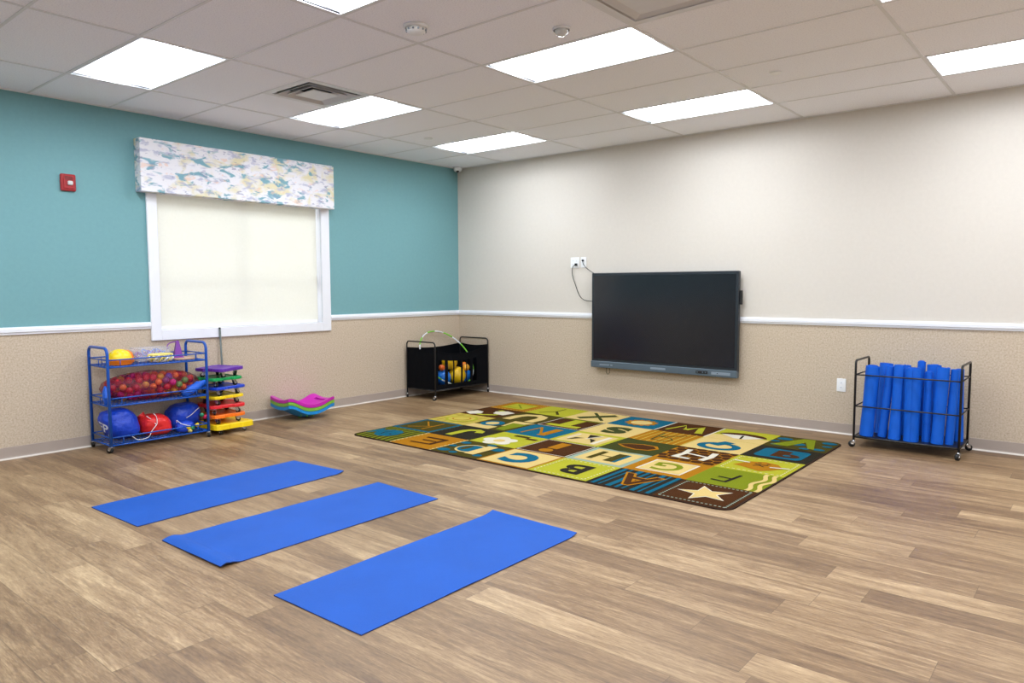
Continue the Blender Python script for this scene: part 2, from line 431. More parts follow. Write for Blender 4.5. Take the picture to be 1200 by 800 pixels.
# reveal of the opening
D = -0.15
mb.quad((0, wy0, wz0), (D, wy0, wz0), (D, wy0, wz1), (0, wy0, wz1), M['white'])
mb.quad((0, wy1, wz1), (D, wy1, wz1), (D, wy1, wz0), (0, wy1, wz0), M['white'])
mb.quad((0, wy1, wz0), (D, wy1, wz0), (D, wy0, wz0), (0, wy0, wz0), M['white'])
mb.quad((0, wy0, wz1), (D, wy0, wz1), (D, wy1, wz1), (0, wy1, wz1), M['white'])
struct(mb.build('wall_left'))
mb = MB()
mb.quad((RX, 0, 0), (0, 0, 0), (0, 0, RAIL), (RX, 0, RAIL), M['vinyl']) ; mb.quad((RX, 0, RAIL), (0, 0, RAIL), (0, 0, H), (RX, 0, H), M['cream'])
struct(mb.build('wall_right'))
mb = MB()
mb.quad((0, RY, 0), (RX, RY, 0), (RX, RY, RAIL), (0, RY, RAIL), M['vinyl']); mb.quad((0, RY, RAIL), (RX, RY, RAIL), (RX, RY, H), (0, RY, H), M['teal'])
struct(mb.build('wall_rear'))
mb = MB()
mb.quad((RX, RY, 0), (RX, 0, 0), (RX, 0, RAIL), (RX, RY, RAIL), M['vinyl']); mb.quad((RX, RY, RAIL), (RX, 0, RAIL), (RX, 0, H), (RX, RY, H), M['cream'])
struct(mb.build('wall_side'))

def run_profile(mb, prof, p0, p1, nrm, mat_of):
    """extrude a profile of (distance off wall, z) from p0 to p1"""
    for i in range(len(prof)-1):
        (d0, z0), (d1, z1) = prof[i], prof[i+1]
        a = (p0[0]+nrm[0]*d0, p0[1]+nrm[1]*d0, z0); b = (p1[0]+nrm[0]*d0, p1[1]+nrm[1]*d0, z0)
        c = (p1[0]+nrm[0]*d1, p1[1]+nrm[1]*d1, z1); d = (p0[0]+nrm[0]*d1, p0[1]+nrm[1]*d1, z1)
        mb.quad(a, b, c, d, mat_of(i))
BP = [(0.018, 0.0), (0.018, 0.003), (0.0075, 0.012), (0.005, 0.022), (0.005, 0.098), (0.0, 0.1)]
RP = [(0.0, 1.002), (0.012, 1.004), (0.013, 1.018), (0.022, 1.024), (0.022, 1.048), (0.015, 1.052), (0.013, 1.060), (0.0, 1.064)]
bm_ = lambda i: M['toe'] if i < 2 else M['base']
rm_ = lambda i: M['white']
mb = MB(); run_profile(mb, BP, (0, RY), (0, 0), (1, 0), bm_); struct(mb.build('baseboard_left'))
mb = MB(); run_profile(mb, BP, (0, 0), (RX, 0), (0, -1), bm_); struct(mb.build('baseboard_right'))
mb = MB(); run_profile(mb, RP, (0, RY), (0, -4.078), (1, 0), rm_); run_profile(mb, RP, (0, -2.092), (0, 0), (1, 0), rm_); struct(mb.build('trim_1'))
mb = MB(); run_profile(mb, RP, (0, 0), (RX, 0), (0, -1), rm_); struct(mb.build('trim_2'))

# window_1: casing, jamb liner, sashes, muntins, panes
mb = MB()
def casing(mb, y0, z0, y1, z1): mb.box((0.0, y0, z0), (0.02, y1, z1), M['white'], 0.003)
mb.box((0.0, -4.077, 0.89), (0.022, wy0, 2.46), M['white'], 0.003)
mb.box((0.0, wy1, 0.89), (0.022, -2.092, 2.46), M['white'], 0.003)
mb.box((0.0, wy0, 0.89), (0.0215, wy1, wz0), M['white'], 0.003)
mb.box((0.0, wy0, wz1), (0.0215, wy1, 2.46), M['white'], 0.003)
win = mb.build('window_1'); struct(win)
win['label'] = 'white cased window with cream roller shade in the teal wall'
mb = MB()
mid = -3.11
xa, xb = -0.15, -0.10
for (a, b) in ((wy0, mid), (mid, wy1)):
    for (z0, z1) in ((wz0, 1.42), (1.42, wz1)):
        mb.box((xa, a, z0), (xb, a+0.045, z1), M['white']); mb.box((xa, b-0.045, z0), (xb, b, z1), M['white'])
        mb.box((xa, a, z0), (xb, b, z0+0.045), M['white']); mb.box((xa, a, z1-0.045), (xb, b, z1), M['white'])
mb.box((xa, mid-0.05, wz0), (-0.09, mid+0.05, wz1), M['white'])
fr = mb.build('sash', win)
mb = MB()
for (a, b) in ((wy0, mid), (mid, wy1)):
    for k in (1, 2):
        y = a+(b-a)*k/3; mb.box((-0.135, y-0.009, wz0), (-0.115, y+0.009, wz1), M['white'])
    for z in (1.2, 1.9): mb.box((-0.1345, a, z-0.009), (-0.1155, b, z+0.009), M['white'])
mb.build('muntin', fr)
for (a, b) in ((wy0, mid), (mid, wy1)):
    for (z0, z1) in ((wz0, 1.42), (1.42, wz1)):
        g = MB(); g.box((-0.128, a+0.04, z0+0.04), (-0.122, b-0.04, z1-0.04), M['glass']); g.build('pane', fr)

# roller shade hanging in the opening
sh = thing('roller_shade', 'cream translucent roller shade pulled down over the window', 'window shade', (-0.045, -3.095, 1.0))
mb = MB(); mb.box((-0.0006, -0.876, 0.0), (0.0006, 0.872, 1.4), M['shade']); mb.build('shade_fabric', sh)
mb = MB(); mb.box((-0.006, -0.874, -0.012), (0.006, 0.870, 0.016), M['plate'], 0.003); mb.build('hem_bar', sh)
mb = MB(); mb.tube([(0.02, 0.878, 1.35), (0.02, 0.879, 0.33)], 0.0022, M['plate'], 6); mb.build('pull_cord', sh)

# valance box
vt = thing('valance', 'fabric covered box valance with blue and yellow watercolour pattern over the window', 'valance', (0, -3.125, 2.235))
mb = MB(); mb.box((0.0, -1.035, 0.0), (0.12, 1.035, 0.47), M['valance'], 0.004)
mb.build('fabric_box', vt)
mb = MB(); mb.tube([(0.1195, -1.03, 0.004), (0.1195, 1.03, 0.004)], 0.004, M['valance'], 6); mb.build('piping', vt)

# ---------------------------------------------------------------- ceiling
XL = [0, 0.835]+[0.835+1.2192*i for i in range(1, 8)]
XL = [x for x in XL if x < RX-0.1]+[RX]
YL = [0.0]+[-0.703-0.6096*j for j in range(0, 20)]
YL = [y for y in YL if y > RY+0.1]+[RY]
lights = []
for i in range(4):
    for j in range(5):
        lights.append((0.835+2.4384*i, -0.703-1.8288*j))
def is_light(x, y):
    return any(abs(x-a) < 0.05 and abs(y-b) < 0.05 for a, b in lights)
vents = {(0.835, -3.1412): 1.4446, (4.4926, -3.1412): 4.4926}
mb = MB()
for i in range(len(XL)-1):
    for j in range(len(YL)-1):
        x0, x1, y1, y0 = XL[i], XL[i+1], YL[j], YL[j+1]
        if is_light(x0, y1) and x1-x0 > 1.1 and y1-y0 > .5: continue
        vx = [v for (a, b), v in vents.items() if abs(a-x0) < .05 and abs(b-y1) < .05]
        if vx:
            v = vx[0]
            if v > x0+.1: x1 = v
            else: x0 = v+0.6096
        mb.quad((x0, y1, H), (x1, y1, H), (x1, y0, H), (x0, y0, H), M['tile'])
struct(mb.build('ceiling'))
mb = MB()
tw = 0.011
for x in XL[1:-1]: mb.box((x-tw, RY, H-0.004), (x+tw, 0, H+0.02), M['tbar'])
for y in YL[1:-1]: mb.box((0, y-tw*0.8, H-0.0034), (RX, y+tw*0.8, H+0.02), M['tbar'])
for x in (1.4446, 4.4926+0.6096): mb.box((x-tw, -3.75, H-0.0038), (x+tw, -3.1412, H+0.02), M['tbar'])
mb.box((0, RY, H-0.006), (0.022, 0, H), M['tbar']); mb.box((0, -0.022, H-0.006), (RX, 0, H), M['tbar'])
# bars must not cross the open lamps: cut by rebuilding spans
vv, ff, mm, ss = mb.v, mb.f, mb.m, mb.sm
struct(mb.build('trim_3'))
# the bars run only along cell edges, lamps fill whole cells, so nothing crosses a lamp
names_l = {(0, 0): 'nearest the room corner', (0, 1): 'beside the square air vent', (0, 2): 'above and left of the patterned valance',
           (1, 0): 'above the wall display, nearest the cream wall', (1, 1): 'long lamp below the large return vent',
           (1, 2): 'cut by the top edge left of the smoke detector', (2, 0): 'at the right picture edge above the mat rack', (2, 1): 'barely seen at the top right'}
def make_troffer():
    t = thing('ceiling_light', '', 'ceiling light')
    A, B = 1.2192-0.024, 0.6096-0.022     # clear opening
    x0, x1, y0, y1 = 0.012, 0.012+A, -0.011-B, -0.011
    yc = (y0+y1)/2
    f = MB(); z = -0.003; l = 0.012
    for a, b in (((x0, y0), (x1, y0+l)), ((x0, y1-l), (x1, y1)), ((x0, y0), (x0+l, y1)), ((x1-l, y0), (x1, y1))):
        f.box((a[0], a[1], z), (b[0], b[1], 0.01), M['fixture'])
    f.build('frame', t)
    R_ = MB(); hw = 0.13; zt = 0.05
    ns = 8
    def cove(ya, yb, sgn):
        pr = []
        for i in range(ns+1):
            u = i/ns; pr.append((ya+(yb-ya)*u, 0.006+zt*math.sin(u*PI/2)))
        for (a, za), (b, zb) in zip(pr, pr[1:]):
            R_.add([(x0+l, a, za), (x1-l, a, za), (x1-l, b, zb), (x0+l, b, zb)], [(0, 1, 2, 3)], M['fixture'], True)
    cove(y0+l, yc-hw, 1); cove(y1-l, yc+hw, -1)
    for xe in (x0+l, x1-l):
        R_.add([(xe, y0+l, 0), (xe, y1-l, 0), (xe, y1-l, zt+0.01), (xe, y0+l, zt+0.01)], [(0, 1, 2, 3)], M['fixture'])
    R_.box((x0, y0, zt+0.012), (x1, y1, zt+0.03), M['fixture'])
    R_.build('reflector', t)
    Ln = MB()
    pr = [(yc-hw+2*hw*i/10, zt+0.006-0.048*math.sin(PI*i/10)) for i in range(11)]
    for (a, za), (b, zb) in zip(pr, pr[1:]):
        Ln.add([(x0+l+0.002, a, za), (x1-l-0.002, a, za), (x1-l-0.002, b, zb), (x0+l+0.002, b, zb)], [(3, 2, 1, 0)], M['lens'], True)
    Ln.build('lens', t)
    return t
tro = make_troffer()
for k, (x, y) in enumerate(lights):
    o = tro if k == 0 else copy_tree(tro)
    o.location = (x, y, H)
    i, j = k//5, k % 5
    if (i, j) in names_l: o['label'] = 'recessed white ceiling light, '+names_l[(i, j)]; o['group'] = 'lit ceiling lights'
    else: o['label'] = 'recessed white ceiling light behind the camera, out of the photo'; o['group'] = 'ceiling lights out of view'

# square supply diffuser (nested square cones) and the larger return vent
def diffuser(name, label, x, y, big):
    t = thing(name, label, 'air vent', (x, y, H))
    s = 0.6096; c = s/2
    def ring(mb, a0, z0, a1, z1, mat):
        P = lambda a, z: [(c-a, -c-a, z), (c+a, -c-a, z), (c+a, -c+a, z), (c-a, -c+a, z)]
        p, q = P(a0, z0), P(a1, z1)
        for i in range(4):
            mb.quad(p[i], q[i], q[(i+1) % 4], p[(i+1) % 4], mat)
    f = MB(); ring(f, 0.298, -0.004, 0.255, -0.006, M['grille']); ring(f, 0.255, -0.006, 0.25, 0.012, M['grille']); f.build('frame', t)
    d = MB(); d.box((0.012, -s+0.012, 0.09), (s-0.012, -0.012, 0.1), M['dark_hole'])
    ring(d, 0.29, 0.0, 0.29, 0.095, M['dark_hole']); d.build('duct', t)
    if big:
        for k in range(3):
            a = 0.235-0.022*k
            m2 = MB(); ring(m2, a, -0.006, a-0.015, 0.004, M['grille']); m2.build('louver', t)
        m3 = MB(); m3.box((c-0.17, -c-0.17, -0.008), (c+0.17, -c+0.17, 0.0), M['grille'], 0.003); m3.build('face_panel', t)
    else:
        for a0, a1, z0, z1 in ((0.235, 0.19, -0.012, 0.03), (0.175, 0.13, -0.012, 0.03)):
            m2 = MB(); ring(m2, a0, z0, a1, z1, M['grille']); ring(m2, a0, z0, a0-0.004, z0-0.001, M['grille']); m2.build('louver', t)
        m3 = MB(); m3.box((c-0.12, -c-0.12, -0.014), (c+0.12, -c+0.12, -0.009), M['grille']); m3.build('face_panel', t)
diffuser('ceiling_vent', 'square metal air diffuser between the left lamps above the valance', 1.4446, -3.1412, False)
diffuser('return_vent', 'large pale square return vent at the top edge of the photo', 4.4926, -3.1412, True)

t = thing('smoke_detector', 'round white smoke detector near the top left-centre of the ceiling', 'smoke detector', (3.495, -3.975, H))
mb = MB(); mb.lathe((0, 0, 0), [(0, 0), (0.075, 0), (0.075, -0.012), (0.066, -0.018)], M['plate'], 24); mb.build('base', t)
mb = MB(); mb.lathe((0, 0, 0), [(0.06, -0.014), (0.058, -0.034), (0.045, -0.046), (0.02, -0.052), (0, -0.053)], M['plate'], 24); mb.build('sensor_dome', t)
for k in range(12):
    mb = MB()
    a = 2*PI*k/12; mb.box((0.0585*math.cos(a)-0.004, 0.0585*math.sin(a)-0.004, -0.036), (0.0585*math.cos(a)+0.004, 0.0585*math.sin(a)+0.004, -0.026), M['tvmark'])
    mb.build('vent_slot', t)
t = thing('sensor', 'small white domed occupancy sensor right of the smoke detector', 'sensor', (4.137, -3.373, H))
mb = MB(); mb.lathe((0, 0, 0), [(0, 0), (0.055, 0), (0.055, -0.01), (0.05, -0.014)], M['plate'], 24); mb.build('base', t)
mb = MB(); mb.lathe((0, 0, -0.012), [(0.042, 0), (0.038, -0.02), (0.02, -0.034), (0, -0.038)], M['strobe'], 20); mb.build('dome', t)
for (x, y, s) in ((4.805, -1.604, 'by the lamp near the cream wall'), (1.15, -1.633, 'near the room corner')):
    mb = MB(); mb.lathe((0, 0, 0), [(0, 0), (0.045, 0), (0.045, -0.006), (0.04, -0.009), (0, -0.009)], M['plate'], 24)
    tag(mb.build('sprinkler_cover', None, (x, y, H)), 'flat round white sprinkler cover plate '+s, 'sprinkler cover')
t = thing('security_camera', 'tiny white dome camera at the top of the room corner', 'camera', (0.10, -0.10, H))
mb = MB(); mb.lathe((0, 0, 0), [(0, 0), (0.055, 0), (0.055, -0.035), (0.048, -0.05), (0.03, -0.06), (0, -0.06)], M['plate'], 20); mb.build('housing', t)
mb = MB(); mb.ball((0.016, -0.018, -0.05), 0.022, M['black'], 16, 10); mb.build('lens_ball', t)

# ---------------------------------------------------------------- wall fittings
t = thing('fire_alarm', 'red wall-mounted fire alarm strobe on the teal wall', 'fire alarm', (0, -4.71, 2.258))
mb = MB(); mb.box((0, -0.058, -0.07), (0.028, 0.058, 0.07), M['red_alarm'], 0.008); mb.box((0.026, -0.04, -0.052), (0.036, 0.04, 0.052), M['red_alarm'], 0.004); mb.build('housing', t)
mb = MB(); mb.box((0.034, -0.012, -0.022), (0.058, 0.026, 0.012), M['strobe'], 0.006); mb.build('strobe_lens', t)
mb = MB()
for k in range(4): mb.box((0.035, -0.03, 0.022+0.008*k), (0.038, 0.03, 0.025+0.008*k), M['black'])
mb.build('sounder_grille', t)

def outlet(label, x, z, gangs=1, sockets=True, name='wall_outlet'):
    t = thing(name, label, 'outlet', (x, 0, z))
    wd = 0.04 if gangs == 1 else 0.062
    mb = MB(); mb.box((-wd, -0.006, -0.061), (wd, 0, 0.061), M['plate'], 0.002); mb.build('cover_plate', t)
    for g in range(gangs):
        gx = 0 if gangs == 1 else (-0.024 if g == 0 else 0.024)
        for sz in (-0.022, 0.022):
            mb = MB(); mb.prism([(gx+0.015*math.cos(a), 0.015*math.sin(a)) for a in [2*PI*i/12 for i in range(12)]], 0, 0.003, M['fixture'])
            mb.v = [(a, -0.006-c, sz+b) for a, b, c in mb.v]; mb.f = [f[::-1] for f in mb.f]
            s = mb.build('socket', t)
            mb = MB()
            for dx in (-0.005, 0.005): mb.box((gx+dx-0.001, -0.0097, sz-0.002), (gx+dx+0.001, -0.0088, sz+0.007), M['black'])
            mb.box((gx-0.0015, -0.0097, sz-0.010), (gx+0.0015, -0.0088, sz-0.006), M['black'])
            mb.build('slot', s)
    return t
outlet('white duplex outlet low on the beige wall left of the mat rack', 4.898, 0.456)
outlet('double-gang white outlet plate above left of the wall display', 1.905, 1.655, 2)
outlet('narrow white outlet plate beside the double one, by the display corner', 2.026, 1.655, 1)

# ---------------------------------------------------------------- wall display
tv = thing('wall_display', 'large black flat-panel display mounted on the cream wall', 'television', (3.07, 0, 0.45))
mb = MB(); mb.box((-0.868, -0.095, 0.06), (0.868, -0.045, 1.075), M['tvframe'], 0.006); mb.build('bezel', tv)
mb = MB(); mb.box((-0.838, -0.0975, 0.10), (0.838, -0.094, 1.045), M['screen']); mb.build('screen', tv)
mb = MB(); mb.box((-0.872, -0.105, 0.0), (0.868, -0.045, 0.075), M['tvbar'], 0.006); bar = mb.build('control_bar', tv)
mb = MB(); mb.box((0.43, -0.107, 0.022), (0.56, -0.1045, 0.052), M['black']); pn = mb.build('button_panel', bar)
mb = MB()
mb.box((0.6, -0.107, 0.022), (0.80, -0.1045, 0.05), M['tvmark'], 0.001); mb.box((0.66, -0.1085, 0.032), (0.672, -0.1065, 0.04), M['black'])
mb.build('port_cover', bar)
mb = MB(); mb.box((-0.1, -0.107, 0.028), (0.08, -0.1045, 0.05), M['tvmark'], 0.001); mb.build('badge', bar)
mb = MB(); mb.box((-0.75, -0.107, 0.03), (-0.58, -0.1045, 0.042), M['tvmark'], 0.0008); mb.box((-0.62, -0.1085, 0.032), (-0.605, -0.1065, 0.04), M['black']); mb.build('sensor_window', bar)
for bx_ in range(4):
    mb = MB(); mb.box((0.44+0.03*bx_, -0.1085, 0.030), (0.452+0.03*bx_, -0.1068, 0.044), M['tvbar']); 
    if bx_ in (0, 2, 3): mb.build('button', bar)
mb = MB(); mb.box((0.867, -0.075, 0.74), (0.895, -0.05, 0.88), M['black'], 0.004); mb.build('side_module', tv)
mb = MB(); mb.box((-0.4, -0.045, 0.2), (0.4, -0.0, 0.85), M['black_metal']); mb.build('wall_bracket', tv)
mb = MB(); mb.tube([(-0.68, -0.07, 0.0), (-0.685, -0.07, -0.05), (-0.66, -0.07, -0.075), (-0.635, -0.07, -0.05), (-0.64, -0.07, 0.0)], 0.003, M['black'], 6); mb.build('cable_loop', tv)

def smooth_path(pts, n=6):
    P = [Vector(p) for p in pts]; out = []
    for i in range(len(P)-1):
        p0 = P[max(i-1, 0)]; p1 = P[i]; p2 = P[i+1]; p3 = P[min(i+2, len(P)-1)]
        for k in range(n):
            t_ = k/n
            out.append(0.5*((2*p1)+(-p0+p2)*t_+(2*p0-5*p1+4*p2-p3)*t_*t_+(-p0+3*p1-3*p2+p3)*t_**3))
    out.append(P[-1]); return out
t = thing('power_cord', 'black cord drooping from the double outlet to the display side', 'cord', (1.935, 0, 1.63))
mb = MB(); mb.box((-0.018, -0.035, -0.015), (0.012, -0.010, 0.015), M['black'], 0.004); mb.build('plug', t)
mb = MB(); mb.tube(smooth_path([(-0.01, -0.03, 0.0), (-0.045, -0.03, -0.03), (-0.055, -0.02, -0.12), (-0.01, -0.02, -0.24), (0.05, -0.025, -0.36), (0.13, -0.03, -0.415), (0.275, -0.05, -0.428)]), 0.0042, M['black'], 6); mb.build('cable', t)
t = thing('cable', 'short black cord from the narrow outlet to the display top corner', 'cord', (2.026, 0, 1.677))
mb = MB(); mb.cyl((0, -0.008, 0), (0, -0.03, 0), 0.011, M['black'], 10); mb.build('plug', t)
mb = MB(); mb.tube(smooth_path([(0, -0.028, 0), (0.02, -0.03, -0.05), (0.08, -0.03, -0.105), (0.16, -0.035, -0.15), (0.22, -0.06, -0.18)]), 0.0038, M['black'], 6); mb.build('wire', t)

# ---------------------------------------------------------------- yoga mats on the floor
def floor_mat(label, corners, curl=None):
    """corners: near-left, near-right, far-right, far-left; long edge runs from y near to y far"""
    A, B, Cc, Dd = [Vector((a, b, 0)) for a, b in corners]
    cen = (A+B+Cc+Dd)/4
    nu, nv = 14, 90
    th = 0.005
    top = []; rnd = random.Random(label)
    so = rnd.random()*10
    def z_at(u, v):
        p = noise.noise(Vector((u*3+so, v*5, 0.3)))
        z = max(0, p)*0.004
        if curl == 'far': z += 0.013*max(0, (v-0.95)/0.05)**1.5
        if curl == 'near': z += 0.012*math.sin(PI*min(1, max(0, v/0.07)))*(1 if v < 0.07 else 0)+(0.006*u if v < 0.03 else 0)
        if curl == 'corner': z += 0.012*max(0, (v-0.96)/0.04)*u
        return z
    vs = []; fs = []
    for i in range(nv+1):
        v = i/nv if 0.1 < i/nv < 0.9 else i/nv
        for j in range(nu+1):
            u = j/nu
            p = (A*(1-u)+B*u)*(1-v)+(Dd*(1-u)+Cc*u)*v - cen
            z = z_at(u, v)
            vs.append((p.x, p.y, z+th))
    W_ = nu+1
    nb = len(vs)
    vs += [(x, y, z-th+0.0003) for x, y, z in vs]
    mb = MB()
    for i in range(nv):
        for j in range(nu):
            a = i*W_+j; fs.append((a, a+1, a+W_+1, a+W_))
    mb.add(vs[:nb], fs, M['mat'], True)
    side = []
    per = [j for j in range(nu)]+[nu+i*W_ for i in range(nv)]+[nv*W_+j for j in range(nu, 0, -1)]+[i*W_ for i in range(nv, 0, -1)]
    mb2v = [vs[k] for k in per]+[vs[nb+k] for k in per]; n = len(per)
    for k in range(n): side.append((k, n+k, n+(k+1) % n, (k+1) % n))
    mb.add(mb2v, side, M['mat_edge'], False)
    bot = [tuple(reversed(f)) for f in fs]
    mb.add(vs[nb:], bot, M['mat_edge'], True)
    o = mb.build('yoga_mat', None, (cen.x, cen.y, 0))
    tag(o, label, 'yoga mat', 'unrolled yoga mats')
floor_mat('unrolled blue yoga mat on the floor, farthest, nearest the blue cart', [(1.92, -5.325), (2.526, -5.303), (2.459, -3.796), (1.845, -3.815)], 'corner')
floor_mat('unrolled blue yoga mat in the middle of the three, left end slightly curled', [(2.868, -5.318), (3.483, -5.314), (3.483, -3.825), (2.868, -3.812)], 'near')
floor_mat('unrolled blue yoga mat nearest the viewer, far end slightly raised', [(3.968, -5.325), (4.568, -5.313), (4.572, -3.822), (3.945, -3.814)], 'far')

# ---------------------------------------------------------------- alphabet rug
RX0, RX1, RYN, RYF = 1.385, 5.045, -2.885, -0.475
TX, TY = (RX1-RX0)/7, (RYF-RYN)/5
RZ = 0.009
rug = thing('alphabet_rug', 'green, brown and blue patchwork alphabet rug under the wall display', 'rug', (RX0, RYN, 0))
WX, WY = RX1-RX0, RYF-RYN
def rounded(x0, y0, x1, y1, r, rs=(1, 1, 1, 1), n=6):
    out = []
    for (cx, cy, a, f) in ((x0, y0, PI, rs[0]), (x1, y0, 1.5*PI, rs[1]), (x1, y1, 0, rs[2]), (x0, y1, 0.5*PI, rs[3])):
        q = r*f
        if q <= 0: out.append((cx, cy)); continue
        ox = cx+q if cx == x0 else cx-q; oy = cy+q if cy == y0 else cy-q
        for i in range(n+1):
            t_ = a+0.5*PI*i/n; out.append((ox+q*math.cos(t_), oy+q*math.sin(t_)))
    return out
mb = MB(); mb.prism(rounded(-0.012, -0.012, WX+0.012, WY+0.012, 0.09), 0.0, RZ-0.0015, M['k_bind']); mb.build('binding', rug)
pile = MB()
LAY = 0.0005
class Tile:
    """reader frame of one square: s to the reader's right, t up, both in -0.5..0.5; the reader stands at the display"""
    def __init__(s, c, r): s.cx = (c+0.5)*TX; s.cy = (r+0.5)*TY; s.c = c; s.r = r; s.k = 1
    def P(s, a, b): return (s.cx-a*TX, s.cy-b*TY)
    def bg(s, mat):
        x0, y0 = s.cx-TX/2, s.cy-TY/2; c, r = s.c, s.r
        rs = (1 if (c, r) == (0, 0) else 0, 1 if (c, r) == (6, 0) else 0, 1 if (c, r) == (6, 4) else 0, 1 if (c, r) == (0, 4) else 0)
        p = rounded(x0, y0, x0+TX, y0+TY, 0.08, rs)
        pile.add([(x, y, RZ) for x, y in p], [tuple(range(len(p)))], M[mat])
    def poly(s, pts, mat):
        s.k += 1; z = RZ+s.k*LAY
        ar = sum(pts[i-1][0]*pts[i][1]-pts[i][0]*pts[i-1][1] for i in range(len(pts)))
        if ar < 0: pts = pts[::-1]
        q = [s.P(a, b) for a, b in pts]
        pile.add([(x, y, z) for x, y in q], [tuple(range(len(q)))], M[mat])
    def rect(s, a0, b0, a1, b1, mat): s.poly([(a0, b0), (a1, b0), (a1, b1), (a0, b1)], mat)
    def disc(s, a, b, ra, rb, mat, n=24): s.poly([(a+ra*math.cos(2*PI*i/n), b+rb*math.sin(2*PI*i/n)) for i in range(n)], mat)
    def strip(s, pts, w_, mat):
        s.k += 1; z = RZ+s.k*LAY; P = [Vector(p) for p in pts]; L_, R_ = [], []
        for i, p in enumerate(P):
            d = (P[min(i+1, len(P)-1)]-P[max(i-1, 0)]).normalized(); n_ = Vector((-d.y, d.x))*w_/2
            L_.append(p+n_); R_.append(p-n_)
        vs = [s.P(*p)+(z,) for p in L_]+[s.P(*p)+(z,) for p in R_]; n = len(P)
        pile.add(vs, [(i, n+i, n+i+1, i+1) for i in range(n-1)], M[mat])
    def frame(s, a, w_, mat, sides='lrtb'):
        s.k += 1
        for ch, (x0, y0, x1, y1) in {'l': (-a, -a, -a+w_, a), 'r': (a-w_, -a, a, a), 'b': (-a, -a, a, -a+w_), 't': (-a, a-w_, a, a)}.items():
            if ch in sides: s.k -= 1; s.rect(x0, y0, x1, y1, mat)
    def dashed(s, a, mat, n=11, w_=0.014):
        k0 = s.k
        for i in range(n):
            u = -a+2*a*(i+0.2)/n; v = u+2*a*0.55/n
            for q in ((u, -a, v, -a+w_), (u, a-w_, v, a), (-a, u, -a+w_, v), (a-w_, u, a, v)):
                s.k = k0; s.rect(*q, mat)
        s.k = k0+1
    def zig(s, side, mat, n=12, d=0.05, base=0.5):
        """scalloped band along one side"""
        pts = []
        for i in range(n*4+1):
            u = -0.5+i/(n*4); v = base-d*(0.6+0.4*math.cos(2*PI*i/4))
            pts.append((u, v))
        pts = pts+[(0.5, base), (-0.5, base)]
        m_ = {'t': lambda a, b: (a, b), 'b': lambda a, b: (a, -b), 'r': lambda a, b: (b, a), 'l': lambda a, b: (-b, a)}[side]
        s.poly([m_(a, b) for a, b in pts], mat)
    def text(s, ch, size, mat, off=0.0, a=0.0, b=0.0, rot=0.0, sx=1.0):
        s.k += 1; z = RZ+s.k*LAY
        cu = bpy.data.curves.new('glyph', 'FONT'); cu.body = ch; cu.size = 1.0; cu.offset = off; cu.resolution_u = 4
        ob = bpy.data.objects.new('glyph', cu); C.objects.link(ob)
        dg = bpy.context.evaluated_depsgraph_get(); me = bpy.data.meshes.new_from_object(ob.evaluated_get(dg))
        xs = [v.co.x for v in me.vertices]; ys = [v.co.y for v in me.vertices]
        mx_, my_ = (min(xs)+max(xs))/2, (min(ys)+max(ys))/2; hh = max(ys)-min(ys)
        vs = []
        for v in me.vertices:
            x = (v.co.x-mx_)/hh*size*sx; y = (v.co.y-my_)/hh*size
            x, y = x*math.cos(rot)-y*math.sin(rot), x*math.sin(rot)+y*math.cos(rot)
            # the s axis is longer than t: keep the glyph's real aspect
            vs.append((s.cx-(a*TX+x*TY), s.cy-(b*TY+y*TY), z))
        pile.add(vs, [tuple(p.vertices) for p in me.polygons], M[mat])
        bpy.data.objects.remove(ob); bpy.data.curves.remove(cu); bpy.data.meshes.remove(me)
def star_pts(n, r0, r1, rot=0.0, a=0, b=0):
    return [(a+(r0 if i % 2 == 0 else r1)*math.sin(PI*i/n+rot), b+(r0 if i % 2 == 0 else r1)*math.cos(PI*i/n+rot)) for i in range(2*n)]
def flower(T, a, b, r, mat, cmat, n=5):
    pts = []
    for i in range(60):
        t_ = 2*PI*i/60; rr = r*(0.72+0.28*abs(math.cos(n*t_/2)))
        pts.append((a+rr*math.cos(t_), b+rr*math.sin(t_)))
    T.poly(pts, mat); T.disc(a, b, r*0.33, r*0.33, cmat)
rr_ = random.Random(3)

# row 0 (nearest the viewer), columns from the room corner side
T = Tile(0, 0); T.bg('k_green')
for i in range(8):
    u = -0.5+i/8; T.k = 2; T.poly([(u, -0.5), (u+0.07, -0.5), (u+0.12, -0.25), (u+0.07, 0), (u+0.12, 0.25), (u+0.07, 0.5), (u, 0.5), (u+0.05, 0.25), (u, 0), (u+0.05, -0.25)], 'k_olive')
T.poly([(-0.2, 0.02), (-0.15, 0.2), (0.02, 0.3), (0.2, 0.24), (0.33, 0.05), (0.44, 0.25), (0.46, -0.05), (0.44, -0.3), (0.32, -0.12), (0.2, -0.26), (0.0, -0.3), (-0.15, -0.2)], 'k_blue')
T.disc(-0.05, 0.05, 0.03, 0.03, 'k_char'); T.strip([(0.1, -0.15), (0.16, 0), (0.1, 0.15)], 0.025, 'k_char')
T = Tile(1, 0); T.bg('k_amber'); T.zig('l', 'k_beige', 10, 0.05); T.zig('r', 'k_beige', 10, 0.05)
T.strip([(-0.2, 0.22), (-0.2, -0.24)], 0.09, 'k_brown'); T.strip([(-0.24, 0.2), (0.24, 0.24)], 0.06, 'k_brown'); T.strip([(-0.2, 0.0), (0.16, 0.0)], 0.05, 'k_brown'); T.strip([(-0.24, -0.22), (0.24, -0.2)], 0.07, 'k_brown')
T = Tile(2, 0); T.bg('k_olive')
for a, b, r in ((-0.35, 0.3, 0.09), (0.36, 0.32, 0.12), (0.4, -0.3, 0.1), (-0.38, -0.2, 0.13), (0.1, 0.38, 0.08), (0.42, 0.02, 0.08), (-0.1, -0.4, 0.09)): T.disc(a, b, r, r*0.8, 'k_blue')
